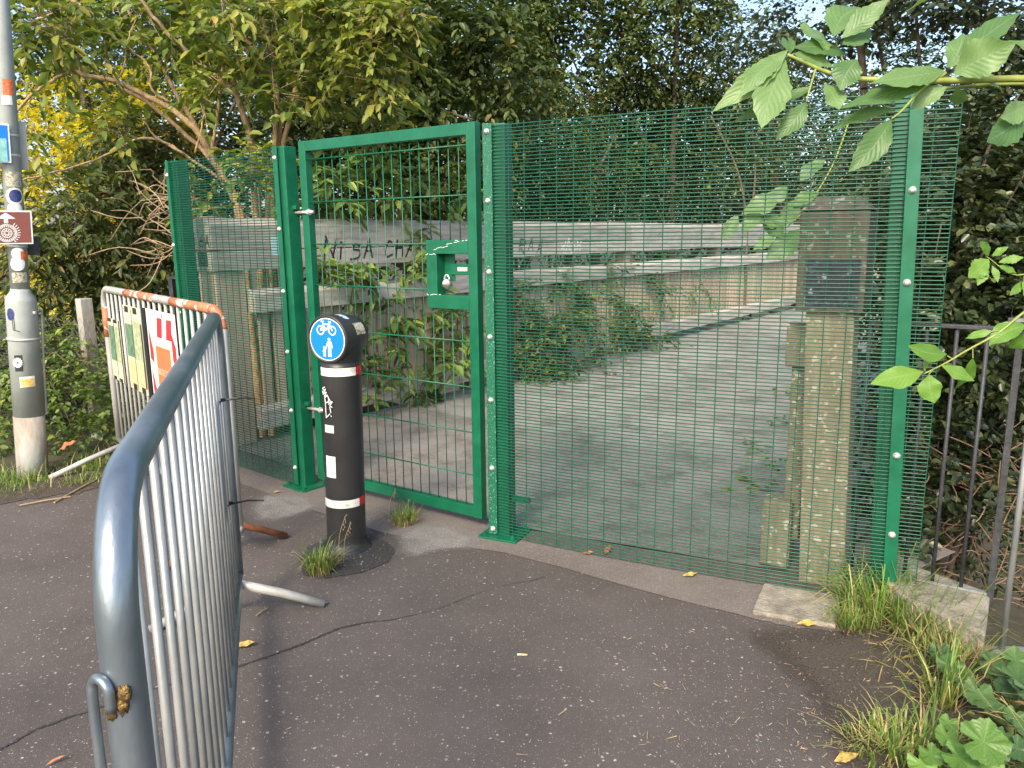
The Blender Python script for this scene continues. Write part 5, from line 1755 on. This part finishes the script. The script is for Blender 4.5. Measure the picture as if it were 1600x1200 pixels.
# --- 7. right-hand hedge, ivy and dark tree
plant('ivy_hedge', (2.9, 4.9), 'dark ivy and hawthorn hedge behind the iron railing', 'hedge', 'leaf_ivy',
      [E(1500, 330, 4.6, .5, .3, .5), E(1560, 500, 4.4, .45, .3, .5), E(1500, 620, 4.4, .45, .3, .4), E(1580, 250, 4.7, .5, .35, .5), E(1480, 480, 4.7, .4, .3, .5), E(1600, 700, 4.3, .4, .3, .35), E(1520, 720, 4.4, .35, .3, .25), E(1450, 250, 5.0, .5, .35, .5), E(1680, 450, 4.3, .5, .4, 1.0), E(1640, 150, 4.6, .5, .4, .6)],
      1700, 8, .062, .62, None, .05, gscale=2.0, droop=.35, slen=3.0, twigs=True)
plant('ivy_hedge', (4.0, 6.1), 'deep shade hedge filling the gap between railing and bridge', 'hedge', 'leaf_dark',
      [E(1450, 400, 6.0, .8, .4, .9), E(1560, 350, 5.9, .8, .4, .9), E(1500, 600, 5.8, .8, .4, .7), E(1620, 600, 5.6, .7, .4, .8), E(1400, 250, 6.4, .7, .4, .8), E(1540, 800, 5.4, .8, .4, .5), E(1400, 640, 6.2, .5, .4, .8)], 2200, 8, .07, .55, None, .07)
plant('beech_tree', (4.4, 7.2), 'tall dark tree over the right end of the fence', 'tree', 'leaf_ivy',
      [E(1480, 60, 6.4, .9, .6, .6), E(1330, 110, 6.9, .9, .6, .6), E(1580, 130, 6.2, .8, .6, .7), E(1400, 190, 6.8, .7, .5, .5), E(1250, 60, 7.4, .8, .6, .5), E(1340, 20, 7.0, .9, .6, .5), E(1560, 10, 6.2, .9, .6, .6), E(1320, 240, 7.2, .6, .5, .5), E(1230, 170, 8.0, .7, .5, .5)],
      2300, 8, .075, .6, -.08, .10, gscale=1.6, droop=.4, clip=outside_bridge)
plant('ivy_clump', (2.45, 4.75), 'ivy smothering the outside of the right parapet', 'ivy', 'leaf_ivy',
      [(tuple(rb + BD * s_ - BN * .28 + ZP * z_), (.5, .25, .4)) for s_, z_ in ((.95, 1.75), (1.5, 1.7), (2.4, 1.6), (1.0, .9), (1.6, .9), (2.5, 1.0), (.8, .3), (1.4, .3), (.9, 1.3), (1.5, 1.3), (2.2, .5), (2.3, 1.4), (1.9, 1.9), (1.3, 2.0), (3.2, 1.6), (4.0, 1.7), (4.8, 1.5))], 2200, 8, .06, .65, None, .03, slen=2.6)
# bare twigs at the foot of the hedge
tw = thing('brushwood', gp(1500, 850, -.3), 'reddish bare brushwood under the hedge behind the railing', 'brushwood')
t = MB()
for k in range(150):
    p = at(random.uniform(1425, 1640), random.uniform(700, 960), random.uniform(3.6, 4.3))
    d = Vector((random.uniform(-1, 1), random.uniform(-.3, .3), random.uniform(-.5, .7))).normalized()
    l_ = random.uniform(.08, .3)
    t.tube(spline([p, p + d * l_ * .5 + Vector((random.uniform(-.03, .03), 0, random.uniform(-.03, .03))), p + d * l_], 3), [.003] * 6 + [.0015], 4, False)
o = t.build('twigs', surf('red_brown_twig', [(.3, (.10, .05, .03)), (.6, (.22, .13, .08)), (.8, (.42, .36, .27))], 30, .8), tw)
o['kind'] = 'stuff'
tw2 = thing('dry_twigs', at(250, 350, 6.4), 'tangle of dry tan twigs left of the green fence panel', 'twigs')
t = MB()
for k in range(60):
    p = at(random.uniform(215, 290), random.uniform(300, 400), random.uniform(6.0, 6.5))
    d = Vector((random.uniform(-1, 1), random.uniform(-.3, .3), random.uniform(-.35, .35))).normalized()
    l_ = random.uniform(.15, .5)
    t.tube(spline([p, p + d * l_ * .5 + Vector((0, 0, random.uniform(-.07, .07))), p + d * l_], 3), [.0045] * 6 + [.002], 4, False)
t.build('twigs', 'twig', tw2)['kind'] = 'stuff'


# ------------------------------------------------------------------ near branches with individual leaves
def big_leaf(parent, base, tip, wr, mat, nrm=None, curl=.12, fold=.25, serr=.03, name='leaf'):
    base, tip = Vector(base), Vector(tip)
    a = tip - base
    L = a.length
    a.normalize()
    nrm = Vector(nrm or (random.uniform(-.5, .5), -1.0, random.uniform(.2, 1.1)))
    nrm = (nrm - a * nrm.dot(a)).normalized()
    b = nrm.cross(a)
    ns = 14
    tw_ = random.uniform(-.9, .9)
    wv = random.uniform(0, 6.28)
    hl, hr = random.uniform(.82, 1.1), random.uniform(.82, 1.1)
    bendy = random.uniform(-.10, .10)
    prof = [0, .22, .42, .60, .76, .88, .96, 1.0, .97, .90, .79, .63, .44, .22, 0.0]
    vs_, fs2, uvs = [], [], []
    for i in range(ns + 1):
        x = i / ns
        w_ = prof[i] * wr * L * .5
        sg = 1 + (serr * 2 if i % 2 else -serr * 2)
        zc = -curl * L * x * x
        for k, y in enumerate((-1, -.5, 0, .5, 1)):
            yy = y * w_ * (sg if abs(y) == 1 else 1)
            yy *= hl if y < 0 else hr
            zz = zc + abs(y) * fold * w_ - (y * y) * .12 * w_ + .16 * w_ * y * y * math.sin(x * 13 + wv + (2 if y > 0 else 0))
            an_ = tw_ * (x - .3)
            b_r = b * math.cos(an_) + nrm * math.sin(an_)
            n_r = nrm * math.cos(an_) - b * math.sin(an_)
            vs_.append(base + a * x * L + b_r * yy + nrm * zc + n_r * (zz - zc) + b * bendy * L * math.sin(x * math.pi))
            uvs.append((x, .5 + .5 * y))
    for i in range(ns):
        for k in range(4):
            fs2.append((i * 5 + k, i * 5 + k + 1, i * 5 + k + 6, i * 5 + k + 5))
    mb_ = MB().add(vs_, fs2)
    o = mb_.build(name, mat, parent, smooth=True)
    me = o.data
    ul = me.uv_layers.new(name='UVMap')
    for lp_ in me.loops:
        ul.data[lp_.index].uv = uvs[lp_.vertex_index]
    return o


YB = 1.9
bstart = at(1750, 128, YB)
br1 = thing('leafy_branch', bstart, 'broad leaved green branch reaching in over the fence top', 'branch')
t = MB()
limb(t, [at(1750, 126, YB), at(1600, 123, YB), at(1480, 126, YB), at(1400, 125, YB - .02), at(1330, 122, YB), at(1290, 112, YB), at(1262, 100, YB), at(1230, 85, YB)], .009, .0035, 8)
limb(t, [at(1760, 145, YB + .06), at(1600, 131, YB + .05), at(1480, 138, YB + .03), at(1430, 142, YB + .03)], .006, .0025, 8)
limb(t, [at(1478, 114, YB), at(1440, 140, YB - .02), at(1410, 172, YB - .04), at(1393, 186, YB - .05)], .0035, .002, 6)
limb(t, [at(1275, 106, YB), at(1265, 140, YB - .02), at(1260, 160, YB - .03)], .003, .0015, 6)
limb(t, [at(1330, 121, YB), at(1315, 90, YB + .03), at(1303, 55, YB + .05)], .003, .0015, 6)
t.build('stem', 'vine', br1, smooth=True)
NL = [((1231, 78), (1123, 150), .30, -.05), ((1228, 93), (1192, 198), .42, -.1), ((1230, 88), (1135, 147), .26, 0), ((1240, 74), (1336, 75), .30, .03), ((1240, 84), (1302, 106), .40, .03), ((1303, 57), (1350, -6), .50, .05),
      ((1315, 60), (1388, 0), .42, .02), ((1316, 70), (1360, 45), .5, .06), ((1340, 93), (1316, 136), .75, -.04), ((1255, 52), (1288, 52), .85, .1), ((1276, 135), (1145, 178), .26, .05), ((1288, 129), (1311, 172), .75, -.03),
      ((1261, 159), (1218, 208), .50, -.06), ((1477, 111), (1370, 121), .30, -.04), ((1477, 114), (1312, 171), .20, -.02), ((1480, 106), (1507, 45), .60, .05), ((1489, 116), (1583, 66), .72, -.08), ((1492, 100), (1600, 12), .30, .03),
      ((1393, 186), (1333, 258), .36, -.05), ((1402, 170), (1298, 203), .22, 0), ((1480, 135), (1427, 163), .5, -.02), ((1495, 137), (1490, 165), .6, .04), ((1530, 120), (1580, 138), .4, .03), ((1605, 165), (1560, 184), .4, -.04),
      ((1612, 180), (1535, 226), .38, -.05), ((1640, 90), (1575, 62), .35, 0), ((1470, -12), (1408, 20), .4, .06), ((1232, 85), (1240, 45), .22, .05), ((1236, 84), (1222, 50), .2, .05), ((1226, 88), (1165, 130), .35, -.06)]
for (b2, t2, wr, dy) in NL:
    big_leaf(br1, at(b2[0], b2[1], YB), at(t2[0], t2[1], YB + dy + random.uniform(-.03, .03)), wr * 1.05, 'leaf_ash', None, random.uniform(-.08, .28), random.uniform(.1, .4), .035)
YS = 1.75
br2 = thing('leafy_branch', at(1760, 400, YS), 'fresh green dogwood sprig hanging in front of the iron railing', 'branch')
t = MB()
limb(t, [at(1760, 380, YS), at(1680, 430, YS), at(1600, 488, YS), at(1560, 520, YS), at(1510, 548, YS), at(1480, 566, YS), at(1444, 584, YS)], .004, .0015, 6)
for a_, b2 in (((1480, 556), (1490, 562)), ((1550, 518), (1562, 516)), ((1451, 585), (1458, 578)), ((1520, 560), (1520, 545))):
    limb(t, [at(a_[0], a_[1], YS), at((a_[0] + b2[0]) / 2, (a_[1] + b2[1]) / 2, YS), at(b2[0], b2[1], YS)], .0015, .0012, 5)
t.build('stem', 'vine', br2, smooth=True)
for (b2, t2, wr, dy) in [((1480, 553), (1424, 537), .44, -.02), ((1443, 581), (1365, 597), .42, -.03), ((1452, 585), (1462, 630), .95, -.02), ((1471, 571), (1525, 593), .48, -.03), ((1520, 560), (1496, 611), .5, .03),
                         ((1551, 517), (1508, 528), .46, .02), ((1605, 508), (1549, 538), .5, -.02), ((1445, 580), (1452, 562), .3, .02), ((1612, 520), (1575, 545), .6, .04), ((1625, 470), (1600, 440), .6, 0)]:
    big_leaf(br2, at(b2[0], b2[1], YS), at(t2[0], t2[1], YS + dy), wr, 'leaf_dogwood', (random.uniform(-.2, .2), -1, random.uniform(.3, .7)), .10, .22, .008)
YS2 = 2.6
br3 = thing('leafy_branch', at(1760, 330, YS2), 'young serrated leaves on a twig above the iron railing', 'branch')
t = MB()
limb(t, [at(1760, 330, YS2), at(1650, 400, YS2), at(1590, 430, YS2), at(1540, 400, YS2)], .005, .0015, 6)
t.build('stem', 'vine', br3, smooth=True)
for (b2, t2, wr) in [((1545, 405), (1516, 432), .7), ((1545, 400), (1535, 378), .5), ((1550, 400), (1575, 385), .55), ((1560, 410), (1600, 400), .5), ((1560, 415), (1590, 425), .55), ((1540, 410), (1530, 445), .5), ((1600, 430), (1610, 470), .5), ((1595, 440), (1580, 460), .4), ((1550, 415), (1560, 440), .4)]:
    big_leaf(br3, at(b2[0], b2[1], YS2), at(t2[0], t2[1], YS2 - .03), wr, 'leaf_dogwood', None, .12, .2, .05)
YS3 = 4.6
br4 = thing('leafy_branch', at(1330, 200, YS3 + .3), 'hanging leafy twig behind the wide mesh panel', 'branch')
t = MB()
limb(t, [at(1330, 180, YS3 + .3), at(1300, 260, YS3 + .1), at(1255, 330, YS3), at(1215, 365, YS3), at(1190, 375, YS3)], .006, .002, 6)
t.build('stem', 'vine', br4, smooth=True)
for (b2, t2, wr) in [((1153, 335), (1131, 374), .5), ((1190, 325), (1157, 362), .5), ((1250, 358), (1200, 404), .5), ((1210, 368), (1178, 388), .5), ((1220, 350), (1185, 340), .6), ((1220, 300), (1160, 330), .5), ((1250, 310), (1225, 355), .6), ((1230, 290), (1200, 318), .6), ((1280, 300), (1240, 320), .5), ((1190, 330), (1225, 372), .55), ((1290, 250), (1250, 280), .5)]:
    big_leaf(br4, at(b2[0], b2[1], YS3), at(t2[0], t2[1], YS3 - .04), wr, 'leaf_ash', None, .12, .2, .03)


# ------------------------------------------------------------------ grass, weeds and litter
def tuft(mb_, c, r, n, h, wd=.0035, spread=.6):
    for k in range(n):
        a_ = random.uniform(0, 6.283)
        q = random.random() ** .7 * r
        p = Vector((c[0] + math.cos(a_) * q, c[1] + math.sin(a_) * q, c[2]))
        hh = h * random.choice((random.uniform(.3, .7), random.uniform(.5, 1.2)))
        d = Vector((math.cos(a_), math.sin(a_), 0)) * random.uniform(.0, 1.5) * spread + Vector((random.uniform(-.55, .55), random.uniform(-.55, .55), 0))
        sd2 = Vector((-d.y, d.x, 0)).normalized() * wd * random.uniform(.6, 1.3)
        pts = [p, p + ZP * hh * .5 + d * hh * .25, p + ZP * hh * .85 + d * hh * .65, p + ZP * hh * random.uniform(.45, 1.0) + d * hh * 1.15]
        ws = (1, .85, .55, 0.05)
        k0 = len(mb_.v)
        for pt, w2 in zip(pts, ws):
            mb_.v += [tuple(pt - sd2 * w2), tuple(pt + sd2 * w2)]
        for j in range(3):
            mb_.f.append((k0 + 2 * j, k0 + 2 * j + 1, k0 + 2 * j + 3, k0 + 2 * j + 2))


def grass_thing(c, r, n, h, label, straw=0.0, wd=.0035, spread=.6, name='grass_tuft'):
    g_ = thing(name, (c[0], c[1], max(c[2], terrain(c[0], c[1]))), label, 'grass')
    m1 = MB()
    tuft(m1, ORG[g_], r, n, h, wd, spread)
    m1.build('blades', 'grass', g_)
    if straw:
        m2 = MB()
        tuft(m2, ORG[g_], r * 1.15, int(n * straw), h * .62, wd, spread * 1.5)
        m2.build('dry_blades', 'straw', g_)
    return g_


g1 = gp(500, 895)
grass_thing(Vector((g1.x, g1.y, 0.004)), .06, 150, .16, 'bright green grass tuft at the foot of the black bollard', .7, .0028, .55)
g2 = gp(633, 818)
grass_thing(Vector((g2.x, g2.y, 0.004)), .065, 130, .12, 'yellowing grass tuft growing under the gate bottom rail', 1.2, .0026, .55)
for (cx, cy, hh, lab_) in ((537, 862, .26, 'taller dry grass seed head beside the bollard'), (545, 868, .22, 'shorter dry grass seed head beside the bollard'), (615, 800, .2, 'dry grass seed head under the gate')):
    gst = MB()
    p = gp(cx - 8, 880 if cy > 830 else 815)
    tip = p + Vector((.05, 0, hh))
    gst.tube(spline([p, p.lerp(tip, .5) + Vector((-.012, 0, .02)), tip], 4), .0014, 4)
    for k in range(7):
        q = p.lerp(tip, .7 + .05 * k)
        gst.lathe(q + Vector((random.uniform(-.006, .006), 0, 0)), [(.0005, -.006), (.003, 0), (.0005, .007)], 5)
    tag(gst.build('grass_seed_head', 'straw'), lab_, 'grass')
for (px, py, r, n, h, lab, st) in ((1372, 962, .15, 260, .25, 'big grass clump at the base of the right fence post', .35), (1440, 992, .12, 150, .20, 'grass clump against the coping stone', .6), (1330, 978, .09, 110, .12, 'low grass and dandelion edge beside the pale slab', .5),
                                   (1470, 1105, .05, 45, .34, 'tall upright grass clump in front of the coping stone', .6), (1400, 1180, .15, 170, .10, 'short yellow-green grass at the path edge beside the mallow', 1.0), (1480, 1035, .13, 70, .16, 'straw coloured grass hanging below the coping stone', 2.0), (1450, 1165, .09, 80, .13, 'small green grass clump beside the big mallow leaf', .6)):
    p = gp(px, py)
    grass_thing(Vector((p.x, p.y, 0.006)), r, n, h, lab, st, .0030, .9)
# verge grass, left
vg = MB()
for k in range(420):
    x = random.uniform(-5.2, -2.62)
    yb = np.interp(x, [-5.2, -3.33, -2.9, -2.6], [3.78, 4.78, 5.02, 5.3])
    y = yb + random.random() ** 1.5 * .75 + .03
    tuft(vg, (x, y, terrain(x, y) + .0), .05, 9, random.uniform(.08, .17), .003, .8)
v_ = vg.build('verge_grass', 'grass', origin=(-3.6, 4.9, -.05))
tag(v_, 'short green grass along the left verge', 'grass', None, 'stuff')
vd = MB()
for k in range(120):
    x = random.uniform(-5.0, -2.6)
    yb = np.interp(x, [-5.2, -3.33, -2.9, -2.6], [3.78, 4.78, 5.02, 5.3])
    y = yb + random.random() * .7 - .03
    tuft(vd, (x, y, terrain(x, y)), .06, 4, random.uniform(.05, .2), .0025, 1.4)
tag(vd.build('dry_verge_grass', 'straw', origin=(-3.6, 4.9, -.05)), 'dry straw mixed into the left verge', 'grass', None, 'stuff')


def mallow(parent, c, r, nrm, mat='leaf_mallow'):
    """round lobed leaf"""
    c = Vector(c)
    nrm = Vector(nrm).normalized()
    ex = nrm.cross(Vector((0.2, 1, .1))).normalized()
    ey = nrm.cross(ex)
    n = 40
    ph = random.uniform(0, 6.28)
    vs_, uvs = [c], [(0, .5)]
    for ring, f in ((1, .5), (2, 1.0)):
        for k in range(n):
            t_ = 2 * math.pi * k / n
            lob = 1 + .055 * math.cos(5 * t_) + .035 * math.cos(20 * t_)
            notch = 1 - .6 * math.exp(-((t_ - math.pi) / .22) ** 2) * (f > .7)
            rr = r * f * (lob if f > .7 else 1) * notch
            z = .09 * r * math.cos(5 * t_) * f + .05 * r * math.cos(10 * t_ + 1) * f + .12 * r * f * f + random.uniform(-.02, .02) * r
            vs_.append(c + (ex * math.cos(t_ + ph) + ey * math.sin(t_ + ph)) * rr + nrm * z)
            uvs.append((.5 * f, .5 + .5 * math.sin(t_ * 2.5)))
    fs2 = [(0, 1 + k, 1 + (k + 1) % n) for k in range(n)] + [(1 + k, 1 + n + k, 1 + n + (k + 1) % n, 1 + (k + 1) % n) for k in range(n)]
    o = MB().add(vs_, fs2).build('leaf', mat, parent, smooth=True)
    ul = o.data.uv_layers.new(name='UVMap')
    for lp_ in o.data.loops:
        ul.data[lp_.index].uv = uvs[lp_.vertex_index]
    MB().tube([c, c.lerp(ORG[parent], .5) - ZP * .02, ORG[parent]], .0022, 5, False).build('petiole', 'vine', parent)


for (bx, by, lab, lv) in (
        (1520, 1190, 'mallow plant with one big bright round leaf at the path edge', [(1537, 1160, .065, .22), (1478, 1152, .036, .15), (1455, 1180, .035, .12), (1500, 1185, .05, .14), (1482, 1130, .028, .12), (1540, 1200, .05, .1), (1440, 1195, .04, .1)]),
        (1520, 1090, 'dark mallow plant under the end of the coping stone', [(1500, 1062, .058, .10), (1528, 1085, .052, .10), (1485, 1040, .045, .12), (1470, 1020, .04, .1), (1555, 1110, .035, .05)]),
        (1580, 1060, 'mallow plant with crinkled leaves below the guard rail', [(1550, 1038, .05, .08), (1588, 1032, .05, .1), (1590, 1062, .055, .1), (1545, 1050, .035, .06), (1570, 1075, .04, .04), (1610, 1080, .05, .1)]),
        (1600, 1150, 'small leaved weed clump beside the bright mallow', [(1585, 1120, .035, .06), (1570, 1150, .028, .06), (1600, 1140, .035, .08), (1590, 1170, .04, .06), (1560, 1180, .03, .05)])):
    b0 = gp(bx, by, -.02)
    pl = thing('mallow_plant', (b0.x, b0.y, max(terrain(b0.x, b0.y), -.3)), lab, 'plant')
    for (x, y, r, z) in lv:
        mallow(pl, gp(x, y, z), r, (random.uniform(-.3, .3), -.55 + random.uniform(-.2, .2), 1), 'leaf_mallow_bright' if 'bright round' in lab else 'leaf_mallow')
wdg = thing('ground_weeds', (1.75, 2.35, terrain(1.75, 2.35)), 'mixed small weeds covering the bank right of the path', 'weeds')
wdg['kind'] = 'stuff'
crown(wdg, 'leaf_mid', [((1.72, 2.25, -.05), (.35, .3, .08)), ((2.0, 2.5, -.1), (.35, .3, .12)), ((2.2, 2.8, -.2), (.3, .3, .15)), ((1.55, 1.9, -.03), (.3, .3, .07))], 170, 7, .05, .7, name='foliage', slen=2)
crown(wdg, 'straw', [((1.6, 2.45, -.03), (.3, .3, .05)), ((1.55, 2.7, 0), (.15, .2, .04))], 70, 6, .10, .05, name='dry_stalks', slen=2)

# litter
def flat_leaf(px, py, length, ang, mat, label, z=.008, wr=.42, lift=.012):
    c = gp(px, py, z)
    o = thing('fallen_leaf', c, label, 'leaf')
    d = Vector((math.cos(ang), math.sin(ang), 0))
    big_leaf(o, c - d * length / 2 + ZP * .003, c + d * length / 2 + ZP * lift, wr, mat, (0.1, -.2, 1), -.06, .35, .03)


flat_leaf(382, 1010, .085, .15, 'leaf_fallen', 'curled yellow leaf on the path beside the barrier foot')
flat_leaf(1322, 1188, .085, .2, 'leaf_fallen', 'pale yellow leaf lying at the path edge beside the short grass')
flat_leaf(1078, 900, .075, .1, 'leaf_fallen', 'yellow leaf on the concrete strip under the wide mesh panel')
flat_leaf(950, 864, .06, .9, 'leaf_brown', 'upright curled brown leaf against the bottom of the mesh', .01, .5, .03)
flat_leaf(918, 866, .06, -.2, 'leaf_brown', 'flat dark brown leaf against the bottom of the mesh')
flat_leaf(107, 702, .12, .4, 'leaf_brown', 'orange brown dead leaf caught in the verge weeds', .12, .9, .05)
flat_leaf(88, 1192, .06, .6, 'leaf_brown', 'narrow brown leaf on the path left of the near barrier', .006, .22)
flat_leaf(432, 770, .05, .0, 'leaf_fallen', 'small yellow leaf on the dusty ground by the left fence post')
flat_leaf(1260, 978, .08, -.3, 'leaf_fallen', 'tan leaf beside the pale slab')
butt = gp(816, 1024, .004)
bt = thing('cigarette_butt', butt, 'orange and white cigarette butt on the asphalt', 'litter')
MB().tube([butt + Vector((-.02, 0, .004)), butt + Vector((-.006, 0, .004))], .0038, 8).build('paper_end', 'white', bt, smooth=True)
MB().tube([butt + Vector((-.006, 0, .004)), butt + Vector((.02, -.003, .004))], .0039, 8).build('filter', 'stickyellow', bt, smooth=True)
for (x0, y0, x1, y1, lab) in ((30, 790, 110, 776, 'long dry stalk along the verge edge'), (85, 785, 165, 742, 'pale dry stick by the barrier foot'), (400, 962, 418, 950, 'white straw stalk under the barrier foot')):
    a_, b2 = gp(x0, y0, .008), gp(x1, y1, .008)
    tag(MB().tube([a_, a_.lerp(b2, .5) + ZP * .004, b2], .006 if x0 < 300 else .003, 6).build('dry_stick', 'twig'), lab, 'stick')
ltr = MB()
for k in range(520):
    q = random.random()
    px = 1400 - abs(random.gauss(0, 170)) * random.choice((.5, 1, 1.6))
    py = random.uniform(965, 1200)
    p = gp(px, py, .0075)
    if p.x > 1.5:
        continue
    a_ = random.uniform(0, 3.14)
    l_ = random.choice((.004, .006, .009, .013, .02, .03)) * random.uniform(.7, 1.3)
    d = Vector((math.cos(a_), math.sin(a_), 0)) * l_ / 2
    s2 = Vector((-math.sin(a_), math.cos(a_), 0)) * random.uniform(.0006, .0016)
    ltr.add([p - d - s2, p - d + s2, p + d + s2 + ZP * random.uniform(0, .004), p + d - s2 + ZP * .002], [(0, 1, 2, 3)])
tag(ltr.build('plant_litter', 'twig'), 'fine dry plant litter scattered on the path edge', 'litter', None, 'stuff')
dc = MB()
for k in range(150):
    s_ = random.uniform(-.5, 10)
    p = BO + BD * s_ - BN * random.choice((random.uniform(.1, .6), random.uniform(.2, 4.0), random.uniform(3.2, 4.0))) + ZP * .009
    a_ = random.uniform(0, 3.14)
    l_ = random.uniform(.01, .05)
    d = Vector((math.cos(a_), math.sin(a_), 0)) * l_ / 2
    s2 = Vector((-math.sin(a_), math.cos(a_), 0)) * l_ * .2
    dc.add([p - d, p + s2 + ZP * .004, p + d, p - s2 + ZP * .004], [(0, 1, 2, 3)])
tag(dc.build('deck_litter', 'twig'), 'dead leaves and twigs scattered on the bridge deck', 'litter', None, 'stuff')
cl_ = thing('dead_leaf_sprig', gp(970, 580), 'small dead twig with dark leaves lying on the deck', 'twig')
t = MB()
for k in range(12):
    p = gp(random.uniform(945, 985), random.uniform(574, 588), .012)
    d = Vector((random.uniform(-1, 1), random.uniform(-1, 1), random.uniform(0, .6))).normalized() * random.uniform(.05, .12)
    s2 = Vector((-d.y, d.x, 0)) * .3
    t.add([p, p + d * .5 + s2, p + d, p + d * .5 - s2], [(0, 1, 2, 3)])
t.build('leaves', 'bark_dark', cl_)
t = MB()
t.tube(spline([gp(985, 585, .02), gp(985, 570, .05), gp(987, 560, .08)], 4), .004, 5)
t.build('stem', 'twig', cl_)

dw = thing('deck_weeds', gp(1190, 690), 'small green weeds sprouting from the deck beside the gatepost', 'weeds')
dw['kind'] = 'stuff'
crown(dw, 'leaf_creeper', [(tuple(gp(x, y, .04)), (.12, .12, .04)) for x, y in ((1180, 700), (1200, 720), (1150, 735), (1215, 660), (1230, 615), (1165, 760))], 26, 7, .05, .6, name='foliage', slen=2)
